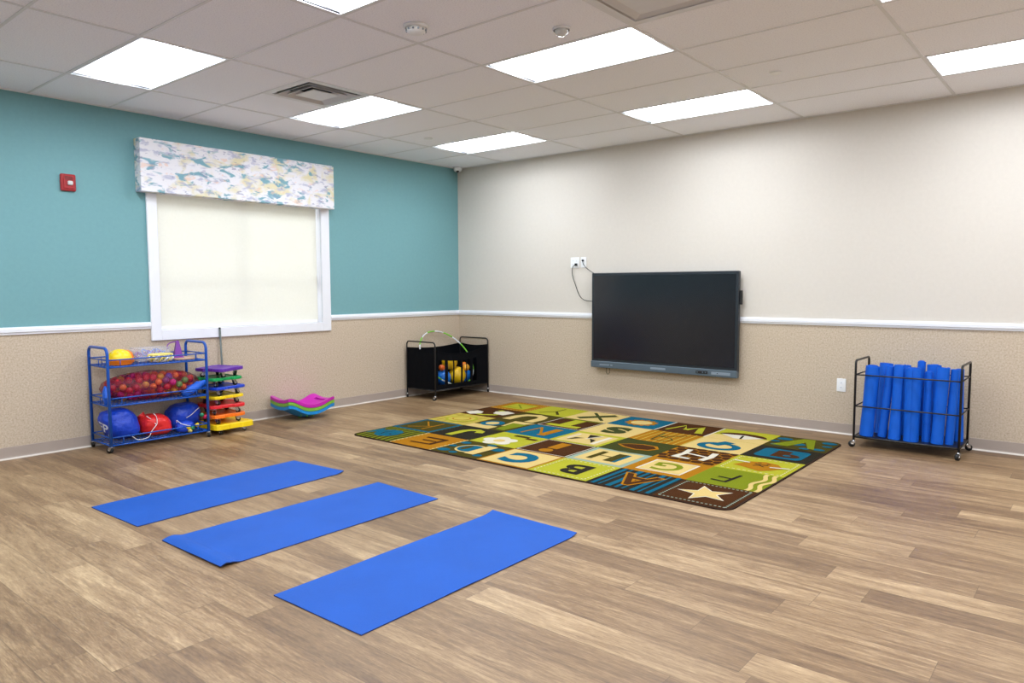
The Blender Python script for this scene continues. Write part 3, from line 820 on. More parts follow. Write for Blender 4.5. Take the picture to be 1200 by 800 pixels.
T.disc(0.02, 0.02, 0.27, 0.28, 'k_beige'); T.disc(0.02, 0.02, 0.235, 0.235, 'k_blue'); T.disc(0.12, 0.0, 0.06, 0.16, 'k_olive'); T.rect(-0.3, -0.32, -0.1, 0.34, 'k_beige')
T = Tile(3, 0); T.bg('k_amber'); T.rect(-0.46, -0.46, 0.46, 0.46, 'k_beige'); T.text('C', 0.66, 'k_blue', 0.07)
T = Tile(4, 0); T.bg('k_lime'); T.dashed(0.44, 'k_white'); T.text('B', 0.56, 'k_char', 0.03, -0.02, 0.02, 0, 1.1)
T = Tile(5, 0); T.bg('k_char')
for a, w_ in ((-0.42, 0.06), (-0.3, 0.03), (-0.2, 0.07), (-0.06, 0.03), (0.04, 0.05), (0.16, 0.08), (0.3, 0.03), (0.4, 0.06)): T.k = 2; T.rect(a-w_/2, -0.5, a+w_/2, 0.5, 'k_blue')
T.k = 4; T.text('A', 0.66, 'k_amber', 0.055); T.text('A', 0.60, 'k_brown', 0.01)
T = Tile(6, 0); T.bg('k_brown'); T.dashed(0.45, 'k_pale', 16, 0.03); T.rect(-0.425, -0.425, 0.425, 0.425, 'k_brown')
T.poly(star_pts(5, 0.37, 0.155, 0.2), 'k_white'); T.poly(star_pts(5, 0.33, 0.135, 0.2), 'k_beige')
# row 1
T = Tile(0, 1); T.bg('k_blue'); T.rect(-0.42, -0.42, 0.42, 0.42, 'k_olive')
T.strip([(-0.14, -0.32), (-0.14, 0.32)], 0.04, 'k_amber'); T.strip([(0.26, 0.3), (-0.12, 0.0)], 0.035, 'k_amber'); T.strip([(-0.06, 0.04), (0.28, -0.3)], 0.035, 'k_amber')
T = Tile(1, 1); T.bg('k_char'); T.zig('l', 'k_olive', 9, 0.06); T.zig('r', 'k_olive', 9, 0.06)
T.strip([(0.12, 0.38), (0.12, -0.08), (0.06, -0.2), (-0.06, -0.26), (-0.18, -0.2), (-0.22, -0.08)], 0.16, 'k_lime')
T = Tile(2, 1); T.bg('k_lime'); flower(T, 0.08, 0.18, 0.33, 'k_white', 'k_beige', 5); T.rect(-0.2, -0.4, 0.12, -0.28, 'k_olive'); T.rect(-0.42, -0.3, -0.2, -0.2, 'k_brown')
T = Tile(3, 1); T.bg('k_brown'); T.frame(0.48, 0.018, 'k_white', 'lrtb'); T.disc(0.03, 0.26, 0.12, 0.12, 'k_amber'); T.rect(-0.08, -0.36, 0.12, 0.1, 'k_amber')
T = Tile(4, 1); T.bg('k_pale'); T.rect(-0.41, -0.41, 0.41, 0.41, 'k_beige')
T.rect(-0.26, -0.28, -0.06, 0.28, 'k_blue'); T.rect(-0.2, -0.28, -0.04, 0.28, 'k_olive'); T.rect(0.16, -0.28, 0.26, 0.28, 'k_olive'); T.rect(-0.1, -0.012, 0.18, 0.012, 'k_olive')
T = Tile(5, 1); T.bg('k_amber'); T.rect(-0.35, -0.36, 0.35, 0.36, 'k_white'); T.rect(-0.32, -0.33, 0.32, 0.33, 'k_beige'); T.text('G', 0.5, 'k_green', 0.02, 0, 0, 0.1, 1.05)
T = Tile(6, 1); T.bg('k_green')
for o_ in (0.0, 0.12):
    T.strip([(-0.44+o_+0.035*math.sin(0.55*q_+1), -0.5+q_/20) for q_ in range(21)], 0.06, 'k_beige')
T.text('F', 0.5, 'k_char', -0.01, 0.1, 0.03, -0.12)
# row 2
T = Tile(0, 2); T.bg('k_yellow')
for i in range(6):
    T.k = 3; T.strip([(-0.5+i/5, -0.5), (-0.5+i/5, 0.5)], 0.012, 'k_amber'); T.k = 3; T.strip([(-0.5, -0.5+i/5), (0.5, -0.5+i/5)], 0.012, 'k_amber')
T.disc(0, 0, 0.34, 0.34, 'k_lime'); T.disc(0, 0, 0.28, 0.28, 'k_yellow'); T.disc(0, 0, 0.2, 0.2, 'k_amber'); T.disc(0, 0, 0.17, 0.17, 'k_yellow')
T = Tile(1, 2); T.bg('k_olive'); T.poly([(-0.5, -0.5), (0.0, -0.5), (-0.1, 0.1)], 'k_beige'); T.poly([(-0.45, -0.3), (-0.1, -0.3), (-0.2, 0.4), (-0.4, 0.4)], 'k_green'); T.rect(-0.1, 0.2, 0.5, 0.5, 'k_beige')
T.disc(0.2, -0.02, 0.24, 0.26, 'k_blue'); T.disc(0.2, -0.02, 0.13, 0.15, 'k_beige')
T = Tile(2, 2); T.bg('k_blue'); T.rect(-0.27, -0.34, -0.1, 0.32, 'k_amber'); T.strip([(-0.18, 0.3), (0.2, -0.3)], 0.05, 'k_amber'); T.strip([(0.2, -0.32), (0.24, 0.34)], 0.05, 'k_amber')
T = Tile(3, 2); T.bg('k_lime'); T.rect(-0.42, -0.36, 0.42, 0.42, 'k_beige')
T.rect(-0.33, -0.3, -0.25, 0.36, 'k_white'); T.poly([(-0.24, 0.3), (-0.04, 0.0), (-0.2, 0.06)], 'k_char'); T.poly([(0.26, 0.3), (0.06, 0.02), (0.22, 0.06)], 'k_char'); T.strip([(0.3, -0.25), (0.3, 0.2)], 0.04, 'k_white'); T.poly([(-0.1, -0.3), (0.0, 0.02), (0.12, -0.28)], 'k_char'); T.strip([(-0.14, -0.3), (0.0, 0.08)], 0.035, 'k_white')
T = Tile(4, 2); T.bg('k_dgreen')
for i in range(9): T.k = 2; T.strip([(-0.5, -0.5+i*0.12), (0.0, -0.42+i*0.12), (0.5, -0.52+i*0.12)], 0.025, 'k_olive')
T.k = 3; T.poly([(0.38, 0.05), (0.2, 0.2), (-0.05, 0.27), (-0.28, 0.2), (-0.36, 0.0), (-0.25, -0.18), (0.0, -0.2), (0.22, -0.1)], 'k_amber'); T.poly([(0.33, 0.04), (0.18, 0.15), (-0.05, 0.22), (-0.24, 0.16), (-0.31, 0.0), (-0.2, -0.14), (0.0, -0.15), (0.2, -0.07)], 'k_brown')
T = Tile(5, 2); T.bg('k_amber')
for i in range(6):
    for j in range(6):
        a = -0.47+i*0.185+(0.09 if j % 2 else 0); b = -0.44+j*0.175
        if abs(a) < 0.5 and abs(b) < 0.5:
            T.k = 2; T.poly([(max(-.5, min(.5, a+0.098*math.cos(PI/6+PI*q/3))), max(-.5, min(.5, b+0.098*math.sin(PI/6+PI*q/3)))) for q in range(6)], 'k_brown')
T.k = 4; T.strip([(0.24, -0.34), (0.2, 0.0), (0.24, 0.32)], 0.09, 'k_white'); T.strip([(-0.02, 0.3), (0.22, 0.28)], 0.09, 'k_white'); T.strip([(-0.2, -0.3), (-0.24, 0.0), (-0.2, 0.3)], 0.1, 'k_white'); T.strip([(-0.22, 0.05), (0.2, -0.05)], 0.06, 'k_white')
T = Tile(6, 2); T.bg('k_lime'); T.dashed(0.44, 'k_white')
T.poly([(0.34, 0.18), (0.2, -0.16), (0.0, -0.26), (-0.2, -0.2), (-0.34, 0.02), (-0.22, 0.24), (-0.1, 0.36), (0.06, 0.28), (0.2, 0.22)], 'k_amber')
T.strip([(0.1, -0.06), (0.0, -0.02), (-0.1, -0.06)], 0.04, 'k_char'); T.strip([(0.08, 0.08), (0.0, 0.02), (-0.08, 0.08)], 0.03, 'k_char'); T.disc(0.05, -0.14, 0.03, 0.02, 'k_char'); T.disc(-0.08, -0.13, 0.03, 0.02, 'k_char')
T.strip([(0.42, -0.1), (0.18, -0.08)], 0.05, 'k_white'); T.strip([(-0.16, 0.06), (-0.42, -0.02)], 0.05, 'k_white')
# row 3
T = Tile(0, 3); T.bg('k_brown'); T.strip([(0.2, 0.3), (0.0, 0.36), (-0.22, 0.22), (-0.28, 0.0), (-0.18, -0.2), (0.02, -0.3)], 0.12, 'k_lime'); T.poly([(0.25, 0.45), (0.5, 0.3), (0.42, 0.0), (0.2, 0.05), (0.1, 0.25)], 'k_white')
T.poly([(-0.1, 0.1), (-0.4, 0.15), (-0.46, -0.2), (-0.2, -0.3), (0.0, -0.12)], 'k_white')
T = Tile(1, 3); T.bg('k_olive'); T.strip([(0.3, 0.42), (0.3, 0.0), (0.22, -0.2), (0.0, -0.3), (-0.2, -0.2), (-0.26, 0.0), (-0.26, 0.42)], 0.2, 'k_beige')
T = Tile(2, 3); T.bg('k_brown'); T.frame(0.48, 0.02, 'k_white', 'tlr'); T.rect(-0.36, 0.2, 0.36, 0.38, 'k_lime'); T.rect(-0.12, -0.4, 0.14, 0.2, 'k_lime'); T.frame(0.44, 0.06, 'k_green', 'b')
T = Tile(3, 3); T.bg('k_beige'); T.text('S', 0.66, 'k_dgreen', 0.07, 0, 0, 0.15, 1.25)
T = Tile(4, 3); T.bg('k_amber')
for i in range(8): T.k = 2; T.rect(-0.5+i*0.125, -0.5, -0.48+i*0.125, 0.5, 'k_yellow')
T.k = 3; T.strip([(0.18, -0.34), (0.12, 0.34)], 0.035, 'k_dgreen'); T.strip([(0.12, 0.32), (-0.12, 0.34), (-0.22, 0.2), (-0.12, 0.05), (0.14, 0.0)], 0.03, 'k_dgreen'); T.strip([(0.1, 0.0), (-0.26, -0.32)], 0.035, 'k_dgreen')
T = Tile(5, 3); T.bg('k_beige'); T.disc(0, 0.1, 0.36, 0.3, 'k_blue'); T.disc(0, 0.1, 0.22, 0.17, 'k_beige'); T.poly([(0.02, 0.08), (0.2, 0.02), (0.06, -0.34), (-0.14, -0.28)], 'k_blue')
T = Tile(6, 3); T.bg('k_char'); T.poly([(a, b) for a, b in rounded(-0.36, -0.34, 0.36, 0.34, 0.1)], 'k_blue'); T.rect(-0.1, -0.24, 0.12, 0.24, 'k_brown') ; T.disc(-0.1, 0.1, 0.19, 0.14, 'k_brown'); T.disc(-0.1, 0.1, 0.06, 0.05, 'k_blue')
# row 4 (along the wall)
T = Tile(0, 4); T.bg('k_amber'); T.dashed(0.46, 'k_beige'); T.rect(-0.3, -0.3, 0.3, 0.32, 'k_lime'); T.strip([(0.2, 0.2), (-0.18, 0.2), (0.18, -0.2), (-0.22, -0.2)], 0.06, 'k_green')
T = Tile(1, 4); T.bg('k_lime'); T.strip([(0.0, -0.36), (0.0, 0.02)], 0.04, 'k_olive'); T.strip([(0.0, 0.02), (0.24, 0.34)], 0.04, 'k_olive'); T.strip([(0.0, 0.02), (-0.24, 0.34)], 0.06, 'k_olive')
T = Tile(2, 4); T.bg('k_beige'); T.strip([(0.26, 0.34), (-0.26, -0.34)], 0.2, 'k_dgreen'); T.strip([(-0.3, 0.34), (0.26, -0.36)], 0.07, 'k_dgreen')
T = Tile(3, 4); T.bg('k_blue'); T.poly(star_pts(14, 0.34, 0.27), 'k_amber'); T.disc(0, 0, 0.21, 0.21, 'k_beige')
T = Tile(4, 4); T.bg('k_brown'); T.frame(0.5, 0.03, 'k_white', 'lr'); T.strip([(0.34, 0.3), (0.2, -0.3), (0.04, 0.12)], 0.06, 'k_lime'); T.strip([(0.04, 0.12), (-0.12, -0.3), (-0.3, 0.32)], 0.14, 'k_lime')
T = Tile(5, 4); T.bg('k_lime'); T.rect(-0.5, 0.1, 0.5, 0.5, 'k_beige')
T.poly([(0.42*math.cos(q), 0.02-0.26*math.sin(q)) for q in [PI*i/14 for i in range(15)]], 'k_brown'); T.poly([(0.38, 0.03), (0.0, -0.06), (-0.38, 0.03), (-0.12, 0.28), (0.05, 0.3)], 'k_white'); T.strip([(0.0, -0.02), (-0.06, 0.3)], 0.04, 'k_char')
T = Tile(6, 4); T.bg('k_olive')
for a, b, r in ((0.3, 0.3, 0.12), (0.35, -0.25, 0.13), (-0.35, 0.32, 0.1), (-0.36, -0.3, 0.12), (0.05, 0.1, 0.14), (-0.4, 0.0, 0.08), (0.42, 0.05, 0.08), (-0.15, 0.4, 0.08)): T.disc(a, b, r, r*0.8, 'k_blue')
T.poly([(0.4, 0.38), (0.12, 0.38), (-0.03, -0.12), (-0.2, 0.38), (-0.3, 0.38), (-0.1, -0.42), (0.08, -0.42)], 'k_green')
pile.build('pile', rug)

# ---------------------------------------------------------------- casters shared by carts
def caster(parent, x, y, ztop, r=0.026, rot=0.0, fork='chrome'):
    k = MB(); c, s = math.cos(rot), math.sin(rot)
    def R2(px, py, pz): return (x+px*c-py*s, y+px*s+py*c, pz)
    k.cyl((x, y, ztop), (x, y, ztop-0.018), 0.011, M[fork], 10)
    off = 0.014
    for sy in (-1, 1):
        vs = [R2(-0.012, sy*0.0125, ztop-0.014), R2(0.016, sy*0.0125, ztop-0.014), R2(off+0.013, sy*0.0125, r+0.004), R2(off-0.013, sy*0.0125, r-0.004)]
        v2 = [R2(-0.012, sy*0.0155, ztop-0.014), R2(0.016, sy*0.0155, ztop-0.014), R2(off+0.013, sy*0.0155, r+0.004), R2(off-0.013, sy*0.0155, r-0.004)]
        k.add(vs+v2, [(0, 1, 2, 3), (7, 6, 5, 4), (0, 4, 5, 1), (1, 5, 6, 2), (2, 6, 7, 3), (3, 7, 4, 0)], M[fork])
    k.add([R2(-0.016, -0.0155, ztop-0.014), R2(0.022, -0.0155, ztop-0.014), R2(0.022, 0.0155, ztop-0.014), R2(-0.016, 0.0155, ztop-0.014),
           R2(-0.016, -0.0155, ztop-0.010), R2(0.022, -0.0155, ztop-0.010), R2(0.022, 0.0155, ztop-0.010), R2(-0.016, 0.0155, ztop-0.010)],
          [(0, 3, 2, 1), (4, 5, 6, 7), (0, 1, 5, 4), (1, 2, 6, 5), (2, 3, 7, 6), (3, 0, 4, 7)], M[fork])
    o = k.build('caster', parent)
    wv = MB(); wv.cyl(R2(off, -0.0105, r), R2(off, 0.0105, r), r, M['rubber'], 18)
    wv.build('wheel', o)
    hb = MB(); hb.cyl(R2(off, -0.017, r), R2(off, 0.017, r), 0.006, M['chrome'], 8)
    hb.build('axle', o)

def u_frame(mb, x0, x1, y, z0, zt, r, rc, mat, axis='x'):
    pts = [(x0, y, z0), (x0, y, zt-rc)]
    for i in range(1, 7):
        a = PI-PI/2*i/6; pts.append((x0+rc+rc*math.cos(a), y, zt-rc+rc*math.sin(a)))
    for i in range(0, 7):
        a = PI/2-PI/2*i/6; pts.append((x1-rc+rc*math.cos(a), y, zt-rc+rc*math.sin(a)))
    pts += [(x1, y, z0)]
    mb.tube(pts, r, mat, 10)

# ---------------------------------------------------------------- blue three-shelf cart
cart = thing('shelf_cart', 'blue metal three-shelf rolling cart of play gear below the window', 'cart', (0.045, -4.625, 0))
CX, CY = 0.385, 0.845
for y in (0.0, CY):
    mb = MB(); u_frame(mb, 0.0, CX, y, 0.055, 0.877, 0.0125, 0.055, M['blue_metal']); mb.build('side_frame', cart)
for zl, zu in ((0.062, 0.128), (0.392, 0.456), (0.717, 0.778)):
    sh_ = MB(); r = 0.006
    for (a, b) in (((0, 0), (CX, 0)), ((CX, 0), (CX, CY)), ((CX, CY), (0, CY)), ((0, CY), (0, 0))):
        sh_.cyl((a[0], a[1], zl), (b[0], b[1], zl), 0.0065, M['blue_metal'], 8)
    n = 26
    for i in range(1, n): sh_.cyl((0, CY*i/n, zl+0.004), (CX, CY*i/n, zl+0.004), 0.0022, M['blue_metal'], 5)
    for i in range(1, 5): sh_.cyl((CX*i/5, 0, zl), (CX*i/5, CY, zl), 0.003, M['blue_metal'], 6)
    so = sh_.build('shelf', cart)
    g = MB()
    for (a, b) in (((0, 0), (CX, 0)), ((CX, 0), (CX, CY)), ((CX, CY), (0, CY)), ((0, CY), (0, 0))):
        g.cyl((a[0], a[1], zu), (b[0], b[1], zu), 0.0055, M['blue_metal'], 8)
    for yy in (0.1, CY-0.1):
        for xx in (0, CX): g.cyl((xx, yy, zl), (xx, yy, zu), 0.0035, M['blue_metal'], 6)
    for xx in (0.2,):
        for yy in (0, CY): g.cyl((xx, yy, zl), (xx, yy, zu), 0.0035, M['blue_metal'], 6)
    g.build('guard_rail', cart)
for (x, y, rz) in ((0, 0, 2.6), (CX, 0, 3.6), (CX, CY, 2.5), (0, CY, 0.4)): caster(cart, x, y, 0.062, 0.026, rz)

def w2(px, py): return px, py
# things on the top shelf (deck at z = 0.723)
ZT = 0.7235+0.0022
t = thing('play_dome', 'yellow plastic half dome with holes on an orange ring, left on the cart top', 'toy', (0.295, -4.475, ZT))
mb = MB(); mb.lathe((0, 0, 0.045), [(0.096, 0), (0.094, 0.02), (0.083, 0.045), (0.062, 0.067), (0.034, 0.081), (0, 0.086)], M['yellow'], 28)
d = mb.build('dome', t)
mb = MB(); mb.lathe((0, 0, 0), [(0.09, 0), (0.098, 0.006), (0.1, 0.04), (0.104, 0.048), (0.096, 0.052)], M['cap_orange'], 28); mb.build('ring', t)
for a, e_ in ((0.1, 0.9), (-0.55, 0.85), (1.0, 0.7), (-1.3, 0.8)):
    dr = Vector((math.cos(a)*math.cos(e_), math.sin(a)*math.cos(e_), math.sin(e_)))
    mb = MB(); c_ = Vector((0, 0, 0.045))+Vector((dr.x*0.095, dr.y*0.095, dr.z*0.0855))
    mb.cyl(c_-dr*0.004, c_+dr*0.001, 0.011, M['bead'], 12); mb.build('hole_rim', d)
mb = MB(); mb.lathe((0, 0, 0), [(0.066, 0), (0.071, 0.005), (0.068, 0.05), (0.055, 0.085), (0.028, 0.105), (0, 0.11)], M['cap_orange'], 24)
tag(mb.build('orange_dome', None, (0.15, -4.37, ZT)), 'orange plastic dome standing behind the yellow dome on the cart', 'toy')
# clear box with purple and blue strings of beads
t = thing('clear_box', 'clear plastic box of purple and blue bead strings on the cart top', 'box', (0.14, -4.15, ZT))
mb = MB(); a, b, hgt, th = 0.085, 0.14, 0.115, 0.003
mb.box((-a, -b, 0), (a, b, th), M['clearbox'])
for q in (((-a, -b, 0), (-a+th, b, hgt)), ((a-th, -b, 0), (a, b, hgt)), ((-a, -b, 0), (a, -b+th, hgt)), ((-a, b-th, 0), (a, b, hgt))): mb.box(q[0], q[1], M['clearbox'])
mb.build('body', t)
mb = MB()
for (p, q) in (((-a-.004, -b-.004), (a+.004, -b)), ((-a-.004, b), (a+.004, b+.004)), ((-a-.004, -b), (-a, b)), ((a, -b), (a+.004, b))): mb.box((p[0], p[1], hgt-0.006), (q[0], q[1], hgt+0.003), M['clearbox'])
mb.build('rim', t)
for k in range(9):
    rr = random.Random(50+k); col = ('lilac', 'cone', 'light_blue')[k % 3]
    mb = MB(); cx, cy = 0.14+rr.uniform(-0.03, 0.03), -4.15+(-0.09+0.0225*k); tl = rr.uniform(-0.6, 0.6); R0 = rr.uniform(0.028, 0.04)
    pts = []
    for i in range(22):
        t_ = 2*PI*i/22; pts.append((R0*math.cos(t_)*math.cos(tl), R0*math.sin(t_), R0*math.cos(t_)*math.sin(tl)+0.012*math.sin(2*t_)))
    mb.tube(pts, 0.005, M[col], 6, closed=True)
    cn = {'lilac': 'lilac', 'cone': 'purple', 'light_blue': 'light blue'}[col]
    tag(mb.build('bead_string', None, (cx, cy, ZT+0.055+0.010*(k % 3))), cn+' looped bead string inside the clear box', 'beads', cn+' bead strings in the clear box')
# pale yellow woven basket in front of the box
t = thing('woven_bowl', 'pale yellow and white openwork bowl in front of the clear box', 'bowl', (0.315, -4.14, ZT))
mb = MB()
mb.lathe((0, 0, 0), [(0.03, 0.002), (0.06, 0.0), (0.062, 0.006)], M['hoop_white'], 20); mb.build('base', t)
for k in range(14):
    a0 = 2*PI*k/14; mb = MB()
    mb.tube([(0.058*math.cos(a0), 0.085*math.sin(a0), 0.004), (0.075*math.cos(a0+0.25), 0.11*math.sin(a0+0.25), 0.03), (0.068*math.cos(a0+0.5), 0.10*math.sin(a0+0.5), 0.06)], 0.007, M['bead'] if k % 2 else M['hoop_white'], 6)
    mb.build('strand', t)
mb = MB(); mb.tube([(0.068*math.cos(2*PI*i/24), 0.1*math.sin(2*PI*i/24), 0.062) for i in range(24)], 0.008, M['bead'], 6, closed=True); mb.build('rim', t)
for k, (dx, dy) in enumerate(((0, -0.05), (0.01, 0.0), (-0.01, 0.05), (0.02, -0.02), (-0.03, 0.02))):
    mb = MB(); mb.ball((0, 0, 0), 0.022, M['bead'] if k % 2 == 0 else M['hoop_white'], 12, 8)
    cn = 'pale yellow' if k % 2 == 0 else 'white'
    tag(mb.build('small_ball', None, (0.315+dx, -4.14+dy, ZT+0.03+0.012*(k % 2))), cn+' little ball lying in the openwork bowl', 'ball', cn+' balls in the bowl')
# purple bell cone with strap, tan board
t = thing('purple_cone', 'purple plastic cone with a strap standing on the cart top', 'cone', (0.19, -3.925, ZT+0.012))
mb = MB(); mb.lathe((0, 0, 0), [(0.0, 0.0), (0.062, 0.0), (0.062, 0.006), (0.05, 0.01), (0.016, 0.15), (0.012, 0.156), (0, 0.156)], M['cone'], 4, False)
o = mb.build('cone_body', t); o.rotation_euler = (0, 0, 0.6)
mb = MB(); mb.tube(smooth_path([(0, -0.01, 0.145), (-0.01, -0.05, 0.14), (-0.01, -0.085, 0.12), (0, -0.095, 0.085), (0, -0.07, 0.105)]), 0.005, M['cone'], 6); mb.build('strap', t)
mb = MB()
mb.prism([(-0.09, -0.09), (0.10, -0.10), (0.15, -0.05), (0.14, 0.06), (0.02, 0.085), (-0.09, 0.08)], 0, 0.012, M['tan'])
tag(mb.build('wooden_board', None, (0.2, -3.90, ZT)), 'flat tan board lying under the purple cone on the cart', 'board')

# middle shelf: net bag full of balls
ZM = 0.398
BC = Vector((0.225, -4.195, ZM+0.118)); BR = Vector((0.165, 0.415, 0.118))
def bag_r(d, k=1.0):
    e = 2.3
    q = (abs(d.x/(BR.x*k))**e+abs(d.y/(BR.y*k))**e+abs(d.z/(BR.z*k))**e)
    return q**(-1/e)
balls = []; rb = 0.029
rng = random.Random(11)
tries = 0
cols = [('orange', 'orange', 34), ('ball_red', 'red', 22), ('magenta', 'pink', 20), ('ball_green', 'green', 8), ('violet', 'blue', 6), ('ball_purple', 'purple', 10), ('ball_yellow', 'yellow', 8)]
bagc = []
while len(balls) < 104 and tries < 60000:
    tries += 1
    d = Vector((rng.uniform(-1, 1)*BR.x, rng.uniform(-1, 1)*BR.y, rng.uniform(-1, 1)*BR.z))
    if d.length < 1e-3: continue
    dn = d.normalized(); rm = bag_r(dn)-rb*1.12/ max(0.45, 1)
    if rm <= 0: continue
    if tries < 30000: d = dn*rm*rng.uniform(0.93, 1.0)
    if d.length > rm or abs(d.z) > BR.z-rb or abs(d.x) > BR.x-rb or abs(d.y) > BR.y-rb: continue
    if all((d-o_).length > 2*rb*0.985 for o_ in balls): balls.append(d)
ball_proto = {}
for key, cn, _ in cols:
    me = MB(); me.ball((0, 0, 0), rb, M[key], 14, 9)
    ball_proto[key] = me
for i, d in enumerate(balls):
    # warm colours gather in the right half, pinks in the left, like the heap in the photo
    wts = [c[2]*(2.0 if (c[0] in ('orange', 'ball_yellow') and d.y > 0) or (c[0] in ('magenta', 'ball_red') and d.y < 0) else 0.6) for c in cols]
    key, cn, _ = rng.choices(cols, wts)[0]
    pr = ball_proto[key]
    if isinstance(pr, MB): o = pr.build('play_ball'); ball_proto[key] = o
    else: o = pr.copy(); C.objects.link(o)
    o.location = BC+d
    tag(o, cn+' plastic play ball inside the maroon net bag', 'ball', cn+' play balls in the net bag')
bag = thing('net_bag', 'see-through maroon net bag of play balls on the middle shelf', 'bag', (BC.x, BC.y, ZM))
def bagfn(p, d):
    dn = d.normalized(); r = bag_r(dn, 1.0)+0.011
    q = dn*r
    nz_ = noise.noise(Vector((q.x*9, q.y*9, q.z*9)))*0.007
    q = q*(1+nz_/max(r, .05)) 
    return Vector((q.x, q.y, q.z+0.118))
mb = MB(); mb.ball((0, 0, 0), 1.0, M['net'], 48, 26, bagfn); mb.build('net', bag)
mb = MB()
def wad(p, d):
    n_ = noise.noise(p*28)*0.02; return p+d*n_
mb.ball((0.08, -0.405, 0.075), (0.045, 0.028, 0.075), M['tie_blue'], 16, 12, wad); o = mb.build('end_cloth', bag); o['label'] = 'bright blue cloth at the left bag end'
mb = MB(); mb.ball((0.11, 0.335, 0.06), (0.045, 0.115, 0.045), M['tie_blue'], 20, 12, lambda p, d: p+d*noise.noise(p*24)*0.02+Vector((0, 0, (p.y-0.335)*0.45)))
o = mb.build('end_cloth', bag); o['label'] = 'bright blue crumpled cloth at the right bag end'
mb = MB(); mb.tube(smooth_path([(0.165, -0.1, 0.12), (0.168, 0.05, 0.08), (0.165, 0.16, 0.04), (0.16, 0.3, 0.03)]), 0.003, M['black'], 6); mb.build('drawcord', bag)

# bottom shelf: drawstring sacks
ZB = 0.068
def sack(name, label, loc, size, mat, seed, lean=0.0, neck=None):
    t = thing(name, label, 'bag', loc)
    def fn(p, d):
        s_ = Vector((p.x*7+seed, p.y*7, p.z*7))
        k_ = 1+0.10*noise.noise(s_)+0.05*noise.noise(s_*2.7)
        # fold ridges
        k_ += 0.022*math.sin(9*math.atan2(d.z, d.y)+4*noise.noise(s_*1.5))*(0.3+abs(d.x))
        q = Vector((p.x*k_, p.y*k_, (p.z-size[2])*k_+size[2]))
        q.y += lean*q.z
        if q.z < 0.006: q.z = 0.006+0.02*max(0, 0.006-q.z)*0.1
        return q
    mb = MB()
    def sup(p, d):
        e = 0.72
        q = Vector((math.copysign(abs(d.x)**e, d.x)*size[0], math.copysign(abs(d.y)**e, d.y)*size[1], math.copysign(abs(d.z)**e, d.z)*size[2]+size[2]))
        return fn(q, d)
    mb.ball((0, 0, 0), 1, mat, 44, 26, sup)
    o = mb.build('sack', t)
    if neck:
        nb_ = MB(); a, b = Vector(neck[0]), Vector(neck[1]); pts = [a+(b-a)*i/6 for i in range(7)]
        nb_.tube(pts, [0.03, 0.022, 0.015, 0.018, 0.026, 0.034, 0.038], mat, 12); nb_.build('gathered_neck', t)
    return t, o
t1, o1 = sack('drawstring_bag', 'blue drawstring bag with white lettering at the left of the bottom shelf', (0.225, -4.445, ZB), (0.14, 0.14, 0.135), M['bag_blue'], 1.0, -0.22)
t2, o2 = sack('drawstring_bag', 'red drawstring bag with white cord on the bottom shelf', (0.24, -4.175, ZB), (0.13, 0.13, 0.092), M['bag_red'], 5.0, -0.15, ((0.02, -0.07, 0.12), (-0.02, -0.12, 0.19)))
t3, o3 = sack('drawstring_bag', 'large blue drawstring bag at the right of the bottom shelf', (0.155, -3.90, ZB), (0.12, 0.15, 0.118), M['bag_blue'], 9.0, 0.12)
t4, o4 = sack('drawstring_bag', 'small slumped blue drawstring bag with coloured pegs between red and large blue bags', (0.352, -3.965, ZB), (0.055, 0.08, 0.05), M['bag_blue'], 13.0, 0.0)
def cordpart(t, pts, r=0.0032):
    mb = MB(); mb.tube(smooth_path(pts), r, M['cord'], 6); mb.build('cord', t)
cordpart(t2, [(0.09, -0.115, 0.19), (0.11, -0.075, 0.15), (0.14, -0.05, 0.11), (0.12, -0.04, 0.17), (0.1, -0.055, 0.205)])
cordpart(t2, [(0.14, -0.05, 0.11), (0.15, -0.10, 0.06), (0.15, -0.12, 0.02), (0.15, -0.16, 0.004), (0.148, -0.22, 0.006), (0.145, -0.26, 0.04)])
cordpart(t4, [(-0.02, -0.06, 0.09), (0.0, -0.07, 0.115), (0.035, -0.05, 0.09), (0.055, -0.01, 0.07), (0.06, 0.03, 0.06)])
cordpart(t3, [(0.1, -0.06, 0.09), (0.13, 0.02, 0.13), (0.12, 0.09, 0.175), (0.11, 0.12, 0.19)])
for k, (x, y, z, c_) in enumerate(((0.395, -3.955, 0.105, 'yellow'), (0.4, -3.915, 0.10, 'peg_green'), (0.398, -3.87, 0.12, 'yellow'), (0.385, -3.815, 0.21, 'peg_green'), (0.385, -3.785, 0.19, 'peg_pink'), (0.4, -3.935, 0.09, 'bead'))):
    mb = MB(); mb.lathe((0, 0, 0), [(0, -0.02), (0.012, -0.02), (0.014, 0.005), (0.02, 0.012), (0.016, 0.022), (0, 0.024)], M[c_], 10)
    cn = {'yellow': 'yellow', 'peg_green': 'green', 'peg_pink': 'pink', 'bead': 'cream'}[c_]
    tg = tag(mb.build('toy_peg', None, (x, y, z)), cn+' toy peg poking from the blue bags on the bottom shelf', 'toy', cn+' toy pegs on the bottom shelf')
    tg.rotation_euler = (0.5*k, 0.8, 0.3*k)
